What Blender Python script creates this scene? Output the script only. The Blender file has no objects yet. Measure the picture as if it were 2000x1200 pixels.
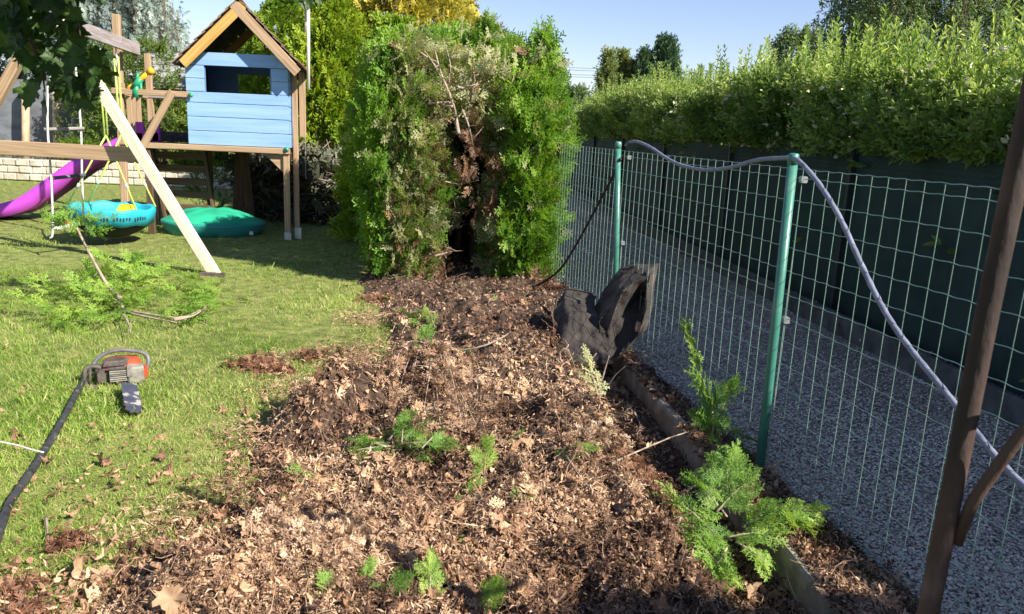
import bpy, math, random
import numpy as np
from math import radians, sin, cos, tan, pi

# ------------------------------------------------------------------ camera, light, exposure
S = bpy.context.scene
COL = S.collection
F_PX, PITCH, ROLL, EYE = 1500.0, radians(12.9), radians(2.5), 1.6
_F = np.array([0, cos(PITCH), -sin(PITCH)])
_U0 = np.array([0, sin(PITCH), cos(PITCH)])
_R0 = np.array([1.0, 0, 0])
_R = cos(ROLL) * _R0 + sin(ROLL) * _U0
_U = -sin(ROLL) * _R0 + cos(ROLL) * _U0
EYEP = np.array([0, 0, EYE])

cam = bpy.data.cameras.new('camera')
camo = bpy.data.objects.new('camera', cam)
COL.objects.link(camo)
from mathutils import Matrix, Vector
camo.matrix_world = Matrix(((_R[0], _U[0], -_F[0], 0), (_R[1], _U[1], -_F[1], 0), (_R[2], _U[2], -_F[2], EYE), (0, 0, 0, 1)))
cam.sensor_width = 36
cam.lens = 27.0
cam.clip_start = 0.05
cam.clip_end = 2000
cam.dof.use_dof = True
cam.dof.focus_distance = 4.6
cam.dof.aperture_fstop = 6.0
S.camera = camo

SUN_EL = radians(36)
LH = np.array([-0.83, 0.56, 0])            # where the light travels, on the ground
LH /= np.linalg.norm(LH)
LDIR = np.array([LH[0] * cos(SUN_EL), LH[1] * cos(SUN_EL), -sin(SUN_EL)])
sun = bpy.data.lights.new('sun', 'SUN')
sun.energy = 5.0
sun.angle = radians(0.53)
sun.color = (1.0, 0.93, 0.82)
suno = bpy.data.objects.new('sun', sun)
suno.rotation_euler = Vector(LDIR).to_track_quat('-Z', 'Y').to_euler()
COL.objects.link(suno)

W = bpy.data.worlds.new('World')
S.world = W
W.use_nodes = True
nt = W.node_tree
nt.nodes.clear()
sky = nt.nodes.new('ShaderNodeTexSky')
sky.sky_type = 'NISHITA'
sky.sun_disc = False
sky.sun_elevation = SUN_EL
sky.sun_rotation = math.atan2(-LH[0], -LH[1])
sky.air_density = 1.0
sky.dust_density = 0.1
sky.ozone_density = 4.0
bg = nt.nodes.new('ShaderNodeBackground')
bg.inputs[1].default_value = 0.072
wo = nt.nodes.new('ShaderNodeOutputWorld')
tone = nt.nodes.new('ShaderNodeMixRGB')      # camera white balance of the photograph
tone.blend_type = 'MULTIPLY'; tone.inputs[0].default_value = 1; tone.inputs[2].default_value = (1.14, .97, 1.0, 1)
nt.links.new(sky.outputs[0], tone.inputs[1])
nt.links.new(tone.outputs[0], bg.inputs[0])
nt.links.new(bg.outputs[0], wo.inputs[0])
S.view_settings.view_transform = 'Standard'
S.view_settings.look = 'None'
S.view_settings.gamma = 1.0
S.view_settings.exposure = 1.25
S.render.engine = 'CYCLES'
S.cycles.max_bounces = 6
S.cycles.transparent_max_bounces = 6

rng = np.random.default_rng(11)
random.seed(11)

# ------------------------------------------------------------------ helpers
def ray(x, y):
    return _F + _R * (x - 1000) / F_PX - _U * (y - 600) / F_PX
def at(x, y, Y):
    d = ray(x, y)
    return EYEP + d * (Y / d[1])
def gz(x, y, z=0.0):
    d = ray(x, y)
    return EYEP + d * ((z - EYE) / d[2])
def proj(P):
    v = np.asarray(P, float) - EYEP
    d = v @ _F
    d = np.where(np.abs(d) < 1e-6, 1e-6, d)
    return 1000 + F_PX * (v @ _R) / d, 600 - F_PX * (v @ _U) / d, d
def inview(P, mx=450, my=250):
    x, y, d = proj(P)
    return (d > 0.1) & (x > -mx) & (x < 2000 + mx) & (y > -my) & (y < 1200 + my)

def _hash(ix, iy, iz):
    n = (ix * 374761393 + iy * 668265263 + iz * 2147483647 + 1013904223) & 0xFFFFFFFF
    n = ((n ^ (n >> 13)) * 1274126177) & 0xFFFFFFFF
    n = n ^ (n >> 16)
    return (n & 0xFFFFFF) / float(0xFFFFFF)
def noise3(P):
    P = np.asarray(P, float)
    i = np.floor(P).astype(np.int64)
    f = P - i
    f = f * f * (3 - 2 * f)
    r = 0
    for a in (0, 1):
        for b in (0, 1):
            for c in (0, 1):
                w = (f[..., 0] if a else 1 - f[..., 0]) * (f[..., 1] if b else 1 - f[..., 1]) * (f[..., 2] if c else 1 - f[..., 2])
                r = r + w * _hash(i[..., 0] + a, i[..., 1] + b, i[..., 2] + c)
    return r * 2 - 1
def fbm(P, o=3):
    P = np.asarray(P, float)
    r, a = 0, 1.0
    for k in range(o):
        r = r + a * noise3(P * (2 ** k) + 17.3 * k)
        a *= 0.5
    return r
def n2(x, y, s, o=3, seed=0.0):
    x, y = np.broadcast_arrays(np.asarray(x, float), np.asarray(y, float))
    return fbm(np.stack([x * s, y * s, np.zeros_like(x) + seed], -1), o)
def sstep(v, a, b):
    t = np.clip((v - a) / (b - a), 0, 1)
    return t * t * (3 - 2 * t)
def nrm(v):
    v = np.asarray(v, float)
    return v / np.maximum(np.linalg.norm(v, axis=-1, keepdims=True), 1e-9)

class MB:
    """collects geometry for ONE mesh"""
    def __init__(s):
        s.V, s.F, s.T, s.G, s.n = [], [], [], [], 0
    def add(s, V, F, t=0.5, g=None):
        V = np.asarray(V, float).reshape(-1, 3)
        s.V.append(V)
        if isinstance(F, np.ndarray):
            F = [F]
        else:
            q = [f for f in F if len(f) == 4]
            r = [f for f in F if len(f) == 3]
            o = [f for f in F if len(f) > 4]
            F = [np.array(a, dtype=np.int64) for a in (q, r) if a] + [np.array([f]) for f in o]
        for a in F:
            s.F.append(a + s.n)
        s.T.append(np.broadcast_to(np.asarray(t, float), (len(V),)).copy())
        s.G.append(V.copy() if g is None else np.asarray(g, float))
        s.n += len(V)
        return s
    def build(s, name, mat, parent=None, smooth=False):
        me = bpy.data.meshes.new(name)
        V = np.concatenate(s.V)
        root = parent
        while root is not None and root.parent is not None: root = root.parent
        if root is not None and root.name == 'playhouse':      # the tower stands turned a little: its depth runs back to the left
            V = V.copy(); V[:, 0] -= .235 * (V[:, 1] - 10.5)
        T = np.concatenate(s.T)
        G = np.concatenate(s.G)
        me.vertices.add(len(V))
        me.vertices.foreach_set('co', V.astype(np.float32).ravel())
        loops = np.concatenate([a.ravel() for a in s.F])
        tot = np.concatenate([np.full(len(a), a.shape[1]) for a in s.F])
        st = np.concatenate([[0], np.cumsum(tot)[:-1]])
        me.loops.add(len(loops))
        me.loops.foreach_set('vertex_index', loops.astype(np.int32))
        me.polygons.add(len(tot))
        me.polygons.foreach_set('loop_start', st.astype(np.int32))
        me.polygons.foreach_set('loop_total', tot.astype(np.int32))
        me.polygons.foreach_set('use_smooth', np.full(len(tot), smooth))
        at_ = me.attributes.new('tint', 'FLOAT', 'POINT')
        at_.data.foreach_set('value', T.astype(np.float32))
        ag = me.attributes.new('gc', 'FLOAT_VECTOR', 'POINT')
        ag.data.foreach_set('vector', G.astype(np.float32).ravel())
        me.update(calc_edges=True)
        me.validate()
        me.materials.append(mat)
        o = bpy.data.objects.new(name, me)
        COL.objects.link(o)
        if parent is not None:
            o.parent = parent
            o.matrix_parent_inverse = Matrix.Translation(-parent.location)
        return o

def tag(o, label=None, cat=None, group=None, kind=None):
    if label: o['label'] = label
    if cat: o['category'] = cat
    if group: o['group'] = group
    if kind: o['kind'] = kind
    return o
def thing(name, label, cat, loc=(0, 0, 0), group=None):
    o = bpy.data.objects.new(name, None)
    o.location = Vector([float(c) for c in loc])
    o.empty_display_size = 0.1
    COL.objects.link(o)
    return tag(o, label, cat, group)

BOXF = [(0, 1, 2, 3), (7, 6, 5, 4), (0, 4, 5, 1), (1, 5, 6, 2), (2, 6, 7, 3), (3, 7, 4, 0)]
def frame_of(d, up=(0, 0, 1)):
    d = nrm(d)
    u = np.asarray(up, float)
    if abs(d @ u) > 0.97:
        u = np.array([0, 1.0, 0])
    x = nrm(np.cross(d, u))
    z = np.cross(x, d)
    return x, d, z
def beam(mb, p0, p1, w, h, up=(0, 0, 1), ch=0.006, t=0.5):
    """chamfered timber from p0 to p1, w across, h along 'up'"""
    p0, p1 = np.asarray(p0, float), np.asarray(p1, float)
    L = np.linalg.norm(p1 - p0)
    x, d, z = frame_of(p1 - p0, up)
    a, b = w / 2, h / 2
    c = min(ch, a * .4, b * .4)
    sec = [(-a + c, -b), (a - c, -b), (a, -b + c), (a, b - c), (a - c, b), (-a + c, b), (-a, b - c), (-a, -b + c)]
    V, G = [], []
    o = rng.uniform(0, 50, 3)
    rings = [(0, .93), (c, 1), (L - c, 1), (L, .93)]
    for s, k in rings:
        for (i, j) in sec:
            V.append(p0 + d * s + x * i * k + z * j * k)
            G.append((s + o[0], i + o[1], j + o[2]))
    Fq = []
    for r in range(3):
        for k in range(8):
            Fq.append((r * 8 + k, r * 8 + (k + 1) % 8, r * 8 + 8 + (k + 1) % 8, r * 8 + 8 + k))
    Fq.append(tuple(range(7, -1, -1)))
    Fq.append(tuple(range(24, 32)))
    return mb.add(V, Fq, t, G)
def box(mb, c, s, t=0.5, ch=0.004):
    c = np.asarray(c, float)
    k = int(np.argmax(s))
    d = np.zeros(3); d[k] = s[k] / 2
    if k == 2:
        return beam(mb, c - d, c + d, s[0], s[1], (0, 1, 0), ch, t)
    if k == 0:
        return beam(mb, c - d, c + d, s[1], s[2], (0, 0, 1), ch, t)
    return beam(mb, c - d, c + d, s[0], s[2], (0, 0, 1), ch, t)
def spline(P, n):
    P = np.asarray(P, float)
    if len(P) < 3:
        tt = np.linspace(0, 1, n)[:, None]
        return P[0] * (1 - tt) + P[-1] * tt
    Q = np.vstack([2 * P[0] - P[1], P, 2 * P[-1] - P[-2]])
    out = []
    for s in np.linspace(0, len(P) - 1 - 1e-6, n):
        i = int(s); f = s - i
        a, b, c, d = Q[i], Q[i + 1], Q[i + 2], Q[i + 3]
        out.append(0.5 * (2 * b + (c - a) * f + (2 * a - 5 * b + 4 * c - d) * f * f + (3 * b - a - 3 * c + d) * f ** 3))
    return np.array(out)
def tube(mb, P, r, n=8, t=0.5, cap=True):
    P = np.asarray(P, float)
    m = len(P)
    r = np.broadcast_to(np.asarray(r, float), (m,))
    D = nrm(np.gradient(P, axis=0))
    x, _, _ = frame_of(D[0])
    V, G = [], []
    ln = 0
    for i in range(m):
        if i: ln += np.linalg.norm(P[i] - P[i - 1])
        x = nrm(x - D[i] * (x @ D[i]))
        y = np.cross(D[i], x)
        for k in range(n):
            a = 2 * pi * k / n
            V.append(P[i] + (x * cos(a) + y * sin(a)) * r[i])
            G.append((ln, r[i] * cos(a), r[i] * sin(a)))
    Fq = [(i * n + k, i * n + (k + 1) % n, i * n + n + (k + 1) % n, i * n + n + k) for i in range(m - 1) for k in range(n)]
    if cap and n >= 3:
        Fq.append(tuple(range(n - 1, -1, -1)))
        Fq.append(tuple(range((m - 1) * n, m * n)))
    return mb.add(V, Fq, t, G)
def lathe(mb, prof, c=(0, 0, 0), n=24, sx=1, sy=1, t=0.5, wob=0):
    V = []
    c = np.asarray(c, float)
    for (r, z) in prof:
        for k in range(n):
            a = 2 * pi * k / n
            V.append(c + np.array([r * sx * cos(a), r * sy * sin(a), z]))
    m = len(prof)
    Fq = [(i * n + k, i * n + (k + 1) % n, i * n + n + (k + 1) % n, i * n + n + k) for i in range(m - 1) for k in range(n)]
    if prof[-1][0] > 1e-4: Fq.append(tuple(range((m - 1) * n, m * n)))
    if prof[0][0] > 1e-4: Fq.append(tuple(range(n - 1, -1, -1)))
    return mb.add(V, Fq, t)
def grid(mb, V, nu, nv, t=0.5):
    Fq = np.array([(i * nv + j, i * nv + j + 1, (i + 1) * nv + j + 1, (i + 1) * nv + j) for i in range(nu - 1) for j in range(nv - 1)])
    return mb.add(V, Fq, t)

def rots(d, n):
    y = nrm(d)
    z = nrm(n - (np.sum(n * y, -1, keepdims=True)) * y)
    x = np.cross(y, z)
    return np.stack([x, y, z], -1)
def scatter(mb, T, pos, M, s, tint):
    V, F, vt = T
    pos = np.asarray(pos, float)
    N = len(pos)
    if N == 0: return
    s = np.broadcast_to(np.asarray(s, float), (N,))
    tint = np.broadcast_to(np.asarray(tint, float), (N,))
    P = pos[:, None, :] + s[:, None, None] * np.einsum('nij,vj->nvi', M, V)
    Fa = (F[None] + (np.arange(N) * len(V))[:, None, None]).reshape(-1, F.shape[1])
    tt = np.clip(tint[:, None] + vt[None], 0, 1)
    mb.add(P.reshape(-1, 3), Fa, tt.ravel())
def rnd_dir(N):
    return nrm(rng.normal(size=(N, 3)))

# ---- leaf-sized templates: V, F, per-vertex tint offset
def strip(V, F, T, a, b, w0, w1, nz, ta, tb):
    a, b = np.asarray(a, float), np.asarray(b, float)
    d = nrm(b - a)
    s = nrm(np.cross(d, nz))
    k = len(V)
    V += [a - s * w0 / 2, a + s * w0 / 2, b + s * w1 / 2, b - s * w1 / 2]
    T += [ta, ta, tb, tb]
    F.append((k, k + 1, k + 2, k + 3))
def make_spray(nb, sub, seed, w=0.05, curve=0.25):
    r = np.random.default_rng(seed)
    V, F, T = [], [], []
    def axis(s):
        return np.array([0.05 * sin(3 * s + seed), s, -curve * s * s])
    for i in range(3):
        strip(V, F, T, axis(i / 3), axis((i + 1) / 3), w * .5, w * .35, np.array([0, 0, 1.]), -.18, -.05)
    for i in range(nb):
        s = 0.08 + 0.9 * i / (nb - 1)
        side = 1 if i % 2 else -1
        L = (0.12 + 0.42 * (1 - s) ** .8 * min(1, s * 5 + .3)) * r.uniform(.75, 1.2)
        ang = radians(r.uniform(35, 58))
        z = np.array([r.normal(0, .25), 0, 1.])
        a = axis(s)
        dirv = nrm(np.array([side * sin(ang), cos(ang), r.normal(-.1, .22)]))
        b = a + dirv * L
        strip(V, F, T, a, b, w, w * .45, z, -.08, .12)
        if sub:
            m = sub if L > .25 else max(1, sub - 2)
            for j in range(m):
                q = (j + .6) / m
                c = a + (b - a) * q
                for sd in (1, -1):
                    an2 = ang * side + sd * radians(r.uniform(32, 55))
                    dd = nrm(np.array([sin(an2), cos(an2), r.normal(-.05, .25)]))
                    strip(V, F, T, c, c + dd * L * .42 * (1.1 - q * .6), w * .8, w * .35, z, 0, .16)
    return np.array(V), np.array(F), np.array(T)
SPRAY_HI = [make_spray(13, 4, k, .045, .3) for k in range(4)]
SPRAY_MD = [make_spray(11, 2, 10 + k, .07, .25) for k in range(4)]
SPRAY_LO = [make_spray(9, 0, 20 + k, .13, .25) for k in range(4)]

def make_leaf(w=.36, fold=.12, droop=.25):
    V = np.array([(0, 0, 0), (-w / 2, .28, fold), (-w * .42, .68, fold - droop * .4), (0, 1, -droop), (w / 2, .28, fold), (w * .42, .68, fold - droop * .4), (0, .5, -droop * .2)])
    F = np.array([(0, 6, 2, 1), (6, 3, 3, 2), (0, 4, 5, 6), (6, 5, 3, 3)])
    F = np.array([(0, 6, 2, 1), (0, 4, 5, 6)])
    F2 = np.array([(6, 3, 2, 2), (6, 5, 3, 3)])
    return V, F, F2
def make_shoot(nl, seed, llen=.28, w=.36, angle=55):
    r = np.random.default_rng(seed)
    V, F, T = [], [], []
    strip(V, F, T, (0, 0, 0), (0, .95, 0), .03, .015, np.array([0, 0, 1.]), -.2, -.1)
    for i in range(nl):
        s = .08 + .9 * i / max(1, nl - 1)
        az = (i % 2) * pi / 2 + r.normal(0, .4)
        for q in (0, pi):
            el = radians(angle) * (1 - s * .6) * r.uniform(.7, 1.25)
            d = np.array([cos(az + q) * sin(el), cos(el), sin(az + q) * sin(el)])
            up = nrm(np.array([r.normal(0, .3), 1, r.normal(0, .3)]) - 0)
            M = rots(d[None], (up - d * 0)[None])[0]
            L = llen * r.uniform(.75, 1.15) * (1 - .35 * s)
            ww = w * L / 2
            loc = np.array([(0, 0, 0), (-ww * .8, .3 * L, .06 * L), (-ww * .75, .65 * L, -.02 * L), (0, L, -.22 * L), (ww * .75, .65 * L, -.02 * L), (ww * .8, .3 * L, .06 * L)])
            P = loc @ M.T + np.array([0, s * .95, 0])
            k = len(V)
            V += list(P)
            tv = r.uniform(-.15, .15)
            T += [tv - .05, tv, tv, tv + .08, tv, tv]
            F += [(k, k + 3, k + 2, k + 1), (k, k + 5, k + 4, k + 3)]
    return np.array(V), np.array(F), np.array(T)
SHOOT = [make_shoot(6, k, .34, .46) for k in range(4)]
SHOOT_LO = [make_shoot(4, 30 + k, .42, .45, 65) for k in range(4)]

def leaf_outline():
    # palmate five-lobed maple leaf, unit length along +Y
    half = [(0, 0), (.10, .02), (.26, -.06), (.30, .06), (.42, .12), (.34, .22), (.52, .36), (.56, .52), (.44, .50), (.30, .46), (.26, .60), (.16, .66), (.17, .80), (.08, .86), (0, 1.0)]
    return np.array(half + [(-x, y) for x, y in half[-2:0:-1]])
def make_maple(seed, curl):
    r = np.random.default_rng(seed)
    O = leaf_outline()
    n = len(O)
    c = np.array([[0, .38]])
    mid = (O + c) / 2
    P = np.vstack([c, mid, O])
    P = P + r.normal(0, .012, P.shape)
    z = curl * (1.6 * (P[:, 0]) ** 2 * r.uniform(.3, 1.4) - .8 * (P[:, 1] - .4) ** 2 * r.uniform(-.6, 1.4)) + curl * .3 * np.sin(9 * P[:, 0] + 7 * P[:, 1] + seed) * (np.abs(P[:, 0]) + .2)
    V = np.column_stack([P, z])
    F = []
    for k in range(n):
        j = (k + 1) % n
        F.append((0, 1 + k, 1 + j, 1 + j))
        F.append((1 + k, 1 + n + k, 1 + n + j, 1 + j))
    tri = np.array([(f[0], f[1], f[2]) for f in F[0::2]])
    qd = np.array(F[1::2])
    trs = np.vstack([tri, qd[:, [0, 1, 2]], qd[:, [0, 2, 3]]])
    T = np.concatenate([[.12], np.full(n, .04), r.uniform(-.1, .05, n)])
    return V, trs, T
MAPLE = [make_maple(k, .35) for k in range(4)]
DRYLEAF = [make_maple(40 + k, .55 + .22 * (k % 3)) for k in range(6)]

def make_crumb(seed, thin=False):
    r = np.random.default_rng(seed)
    w = r.uniform(.05, .16) if thin else r.uniform(.45, .95)
    b = r.uniform(.1, .45)
    k = r.uniform(-.25, .25)
    V = np.array([(-w * .25, 0, 0), (w * .3, .04, .05), (w * .62, .38, b), (-w * .55, .33, b * .7), (w * .5 + k, .72, b * r.uniform(.3, 1.2)), (-w * .5 + k, .68, b * .8), (w * .12 + k, 1, r.uniform(-.1, .3)), (-w * .15 + k, .96, .1)])
    V += r.normal(0, .05 if not thin else .02, V.shape)
    F = np.array([(0, 1, 2, 3), (3, 2, 4, 5), (5, 4, 6, 7)])
    return V, F, r.uniform(-.1, .1, 8)
CRUMB = [make_crumb(60 + k) for k in range(8)]
CHIP = [make_crumb(160 + k, True) for k in range(6)]
def make_twig(seed):
    r = np.random.default_rng(seed)
    V, F = [], []
    P = [np.array([r.normal(0, .05), s, r.normal(0, .05) + .05 * s]) for s in (0, .4, .75, 1)]
    for i, p in enumerate(P):
        rr = .014 * (1 - .5 * i / 3)
        for a in (0, 2.1, 4.2):
            V.append(p + np.array([cos(a) * rr, 0, sin(a) * rr]))
    for i in range(3):
        for k in range(3):
            F.append((i * 3 + k, i * 3 + (k + 1) % 3, i * 3 + 3 + (k + 1) % 3, i * 3 + 3 + k))
    return np.array(V), np.array(F), np.zeros(12)
TWIG = [make_twig(80 + k) for k in range(5)]
def make_blade(seed):
    r = np.random.default_rng(seed)
    b = r.uniform(.15, .75)
    w = .05
    V = np.array([(-w, 0, 0), (w, 0, 0), (-w * .8, b * .28, .55), (w * .8, b * .28, .55), (-.008, b, .95 - b * .3), (.008, b, .95 - b * .3)])
    F = np.array([(0, 1, 3, 2), (2, 3, 5, 4)])
    return V, F, np.array([-.2, -.2, 0, 0, .12, .12])
BLADE = [make_blade(90 + k) for k in range(6)]

# ------------------------------------------------------------------ materials
def newmat(name):
    m = bpy.data.materials.new(name)
    m.use_nodes = True
    t = m.node_tree
    t.nodes.clear()
    out = t.nodes.new('ShaderNodeOutputMaterial')
    return m, t, out
def N(t, typ, **kw):
    n = t.nodes.new(typ)
    for k, v in kw.items():
        if hasattr(n, k) and k not in n.inputs: setattr(n, k, v)
        else: n.inputs[k].default_value = v
    return n
def ramp(t, stops):
    n = t.nodes.new('ShaderNodeValToRGB')
    e = n.color_ramp.elements
    while len(e) < len(stops): e.new(0.5)
    for k, (p, c) in enumerate(stops):
        e[k].position = p
        e[k].color = (*c, 1)
    return n
def foliage(name, stops, transl=.35, rough=.55, nscale=1.6, namt=.35, tcol=1.0):
    m, t, out = newmat(name)
    a = N(t, 'ShaderNodeAttribute', attribute_name='tint')
    tc = N(t, 'ShaderNodeTexCoord')
    nz = N(t, 'ShaderNodeTexNoise'); nz.inputs['Scale'].default_value = nscale; nz.inputs['Detail'].default_value = 3
    t.links.new(tc.outputs['Object'], nz.inputs['Vector'])
    ma = N(t, 'ShaderNodeMath', operation='MULTIPLY_ADD')
    t.links.new(nz.outputs['Fac'], ma.inputs[0]); ma.inputs[1].default_value = namt * 2
    sb = N(t, 'ShaderNodeMath', operation='SUBTRACT'); t.links.new(a.outputs['Fac'], sb.inputs[0]); sb.inputs[1].default_value = namt
    t.links.new(sb.outputs[0], ma.inputs[2])
    r = ramp(t, stops)
    t.links.new(ma.outputs[0], r.inputs[0])
    p = N(t, 'ShaderNodeBsdfPrincipled'); p.inputs['Roughness'].default_value = rough
    p.inputs['Specular IOR Level'].default_value = .35
    t.links.new(r.outputs[0], p.inputs['Base Color'])
    if transl > 0:
        tr = N(t, 'ShaderNodeBsdfTranslucent')
        mx = N(t, 'ShaderNodeMixRGB', blend_type='MULTIPLY'); mx.inputs[0].default_value = 1
        t.links.new(r.outputs[0], mx.inputs[1]); mx.inputs[2].default_value = (1.5 * tcol, 1.5 * tcol, .7 * tcol, 1)
        t.links.new(mx.outputs[0], tr.inputs[0])
        ms = N(t, 'ShaderNodeMixShader'); ms.inputs[0].default_value = transl
        t.links.new(p.outputs[0], ms.inputs[1]); t.links.new(tr.outputs[0], ms.inputs[2])
        t.links.new(ms.outputs[0], out.inputs[0])
    else:
        t.links.new(p.outputs[0], out.inputs[0])
    return m
def surface(name, stops, scale=6, rough=.6, bump=.15, metal=0, stretch=None, detail=5, spec=.4, bscale=None, dist=.0, coord='gc'):
    """base colour from a noise ramp, bump from the same noise; 'gc' runs along the piece for grain"""
    m, t, out = newmat(name)
    if coord == 'gc':
        a = N(t, 'ShaderNodeAttribute', attribute_name='gc'); vec = a.outputs['Vector']
    else:
        a = N(t, 'ShaderNodeTexCoord'); vec = a.outputs['Object']
    mp = N(t, 'ShaderNodeMapping')
    mp.inputs['Scale'].default_value = stretch or (1, 1, 1)
    t.links.new(vec, mp.inputs['Vector'])
    nz = N(t, 'ShaderNodeTexNoise'); nz.inputs['Scale'].default_value = scale; nz.inputs['Detail'].default_value = detail; nz.inputs['Distortion'].default_value = dist
    t.links.new(mp.outputs[0], nz.inputs['Vector'])
    r = ramp(t, stops)
    t.links.new(nz.outputs['Fac'], r.inputs[0])
    p = N(t, 'ShaderNodeBsdfPrincipled')
    p.inputs['Roughness'].default_value = rough; p.inputs['Metallic'].default_value = metal; p.inputs['Specular IOR Level'].default_value = spec
    t.links.new(r.outputs[0], p.inputs['Base Color'])
    if bump:
        b = N(t, 'ShaderNodeBump'); b.inputs['Strength'].default_value = bump; b.inputs['Distance'].default_value = .02
        n3 = N(t, 'ShaderNodeTexNoise'); n3.inputs['Scale'].default_value = bscale or scale * 3; n3.inputs['Detail'].default_value = 4
        t.links.new(mp.outputs[0], n3.inputs['Vector'])
        t.links.new(n3.outputs['Fac'], b.inputs['Height'])
        t.links.new(b.outputs[0], p.inputs['Normal'])
    t.links.new(p.outputs[0], out.inputs[0])
    return m
def two(c, k=.75, k2=1.2):
    return [(.3, tuple(x * k for x in c)), (.7, tuple(min(1, x * k2) for x in c))]

M = {}
M['thuja'] = foliage('thuja_green', [(0, (.02, .05, .008)), (.42, (.085, .19, .022)), (.72, (.18, .32, .04)), (1, (.32, .44, .08))], .4)
M['thuja_cut'] = foliage('thuja_cutting_green', [(0, (.025, .06, .012)), (.42, (.13, .26, .045)), (1, (.42, .56, .13))], .4)
M['thuja_grey'] = foliage('thuja_inner_grey_green', [(0, (.06, .07, .03)), (.45, (.24, .26, .12)), (1, (.46, .45, .25))], .32)
M['thuja_dead'] = foliage('thuja_dead_brown', [(0, (.035, .016, .009)), (.5, (.16, .085, .045)), (1, (.34, .21, .12))], .15)
M['hedge'] = foliage('background_hedge_green', [(0, (.012, .035, .005)), (.5, (.10, .19, .014)), (1, (.34, .42, .035))], .4)
M['golden'] = foliage('golden_conifer_foliage', [(0, (.08, .085, .012)), (.5, (.36, .32, .045)), (1, (.60, .52, .11))], .3)
M['privet'] = foliage('privet_leaf', [(0, (.02, .045, .012)), (.4, (.11, .185, .045)), (.68, (.28, .375, .11)), (1, (.54, .58, .30))], .45, .32, 1.0, .34)
M['blossom'] = foliage('privet_blossom', [(0, (.45, .42, .32)), (1, (.75, .72, .58))], .2)
M['cedar'] = foliage('blue_cedar_needles', [(0, (.05, .075, .07)), (.5, (.19, .25, .22)), (1, (.40, .46, .40))], .15, .6, .9, .3)
M['birch'] = foliage('birch_leaf', [(0, (.03, .055, .025)), (.5, (.13, .20, .08)), (1, (.36, .43, .2))], .3)
M['pine'] = foliage('pine_needles', [(0, (.02, .045, .03)), (.6, (.075, .14, .075)), (1, (.2, .28, .12))], .15)
M['pale_tree'] = foliage('pale_tree_leaves', [(0, (.06, .09, .03)), (.6, (.2, .25, .09)), (1, (.38, .4, .18))], .3)
M['maple'] = foliage('maple_leaf', [(0, (.012, .03, .006)), (.6, (.035, .075, .015)), (1, (.1, .17, .03))], .3, .5, 6, .2)
M['shrub'] = foliage('garden_shrub_leaf', [(0, (.03, .06, .012)), (.5, (.12, .19, .03)), (1, (.3, .36, .07))], .35)
M['violet_shrub'] = foliage('pale_plant_leaf', [(0, (.15, .17, .13)), (1, (.4, .42, .36))], .2)
M['grass'] = foliage('grass_blades', [(0, (.04, .075, .01)), (.32, (.16, .28, .032)), (.56, (.31, .44, .075)), (.8, (.50, .50, .19)), (1, (.58, .48, .29))], .35, .5, 2.2, .16)
M['litter'] = foliage('leaf_litter_brown', [(0, (.008, .004, .0025)), (.34, (.065, .032, .018)), (.58, (.235, .128, .073)), (.8, (.46, .285, .17)), (1, (.64, .45, .29))], .08, .75, 3.0, .2)
M['litter2'] = foliage('fibrous_litter_grey_brown', [(0, (.010, .006, .004)), (.34, (.08, .042, .026)), (.58, (.245, .145, .09)), (.8, (.45, .30, .19)), (1, (.62, .46, .32))], .08, .8, 3.0, .2)
M['brush'] = foliage('shaded_grey_brush', [(0, (.03, .035, .022)), (.5, (.10, .11, .07)), (1, (.24, .23, .16))], .15)  # tones darkened to carry the shade over the brush pile
M['dryleaf'] = foliage('dry_maple_leaf', [(0, (.13, .07, .035)), (.5, (.34, .21, .12)), (1, (.56, .40, .26))], .2, .65, 20, .18)
M['rust_needle'] = foliage('rust_brown_needles', [(0, (.05, .022, .013)), (.5, (.20, .092, .052)), (1, (.42, .25, .15))], .15)
M['twig'] = surface('grey_twig_bark', [(.3, (.16, .11, .08)), (.7, (.42, .34, .26))], 20, .8, .3, stretch=(1, 4, 4))
M['bark'] = surface('brown_bark', [(.3, (.05, .03, .02)), (.7, (.2, .13, .08))], 12, .9, .6, stretch=(1, 5, 5))
M['soil'] = surface('dark_mulch_soil', [(.25, (.018, .010, .007)), (.5, (.06, .036, .024)), (.75, (.17, .11, .075))], 30, .95, 1.0, coord='obj', detail=8)
M['lawn'] = surface('lawn_turf', [(.25, (.06, .075, .016)), (.5, (.16, .19, .04)), (.75, (.28, .26, .1))], 9, .95, .8, coord='obj', detail=8, bscale=60)
M['gravel'] = surface('gravel_bed', [(.3, (.12, .098, .075)), (.55, (.37, .31, .255)), (.75, (.58, .51, .43))], 45, .9, 1.0, coord='obj', detail=3)
M['stone'] = foliage('gravel_stone', [(0, (.14, .115, .088)), (.5, (.54, .455, .37)), (1, (.86, .77, .66))], 0, .8, 20, .1)
M['concrete'] = surface('weathered_concrete', [(.25, (.09, .085, .045)), (.5, (.27, .23, .165)), (.75, (.42, .37, .28))], 7, .9, .35, coord='obj')
M['dark_concrete'] = surface('dark_concrete', [(.3, (.05, .05, .05)), (.7, (.13, .125, .12))], 6, .9, .3, coord='obj')
M['moss'] = foliage('green_moss', [(0, (.03, .05, .005)), (.6, (.1, .16, .02)), (1, (.22, .28, .05))], .1)
M['blue'] = surface('blue_painted_board', [(.26, (.19, .335, .60)), (.5, (.245, .405, .71)), (.72, (.29, .45, .75))], 2.2, .55, .12, stretch=(.5, 6, 6), bscale=14)
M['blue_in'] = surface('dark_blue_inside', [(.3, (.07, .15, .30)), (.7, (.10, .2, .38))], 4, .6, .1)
M['timber'] = surface('tan_timber', [(.28, (.24, .15, .085)), (.5, (.37, .25, .15)), (.75, (.47, .34, .215))], 2.4, .7, .18, stretch=(.7, 22, 22), dist=.6)
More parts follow.
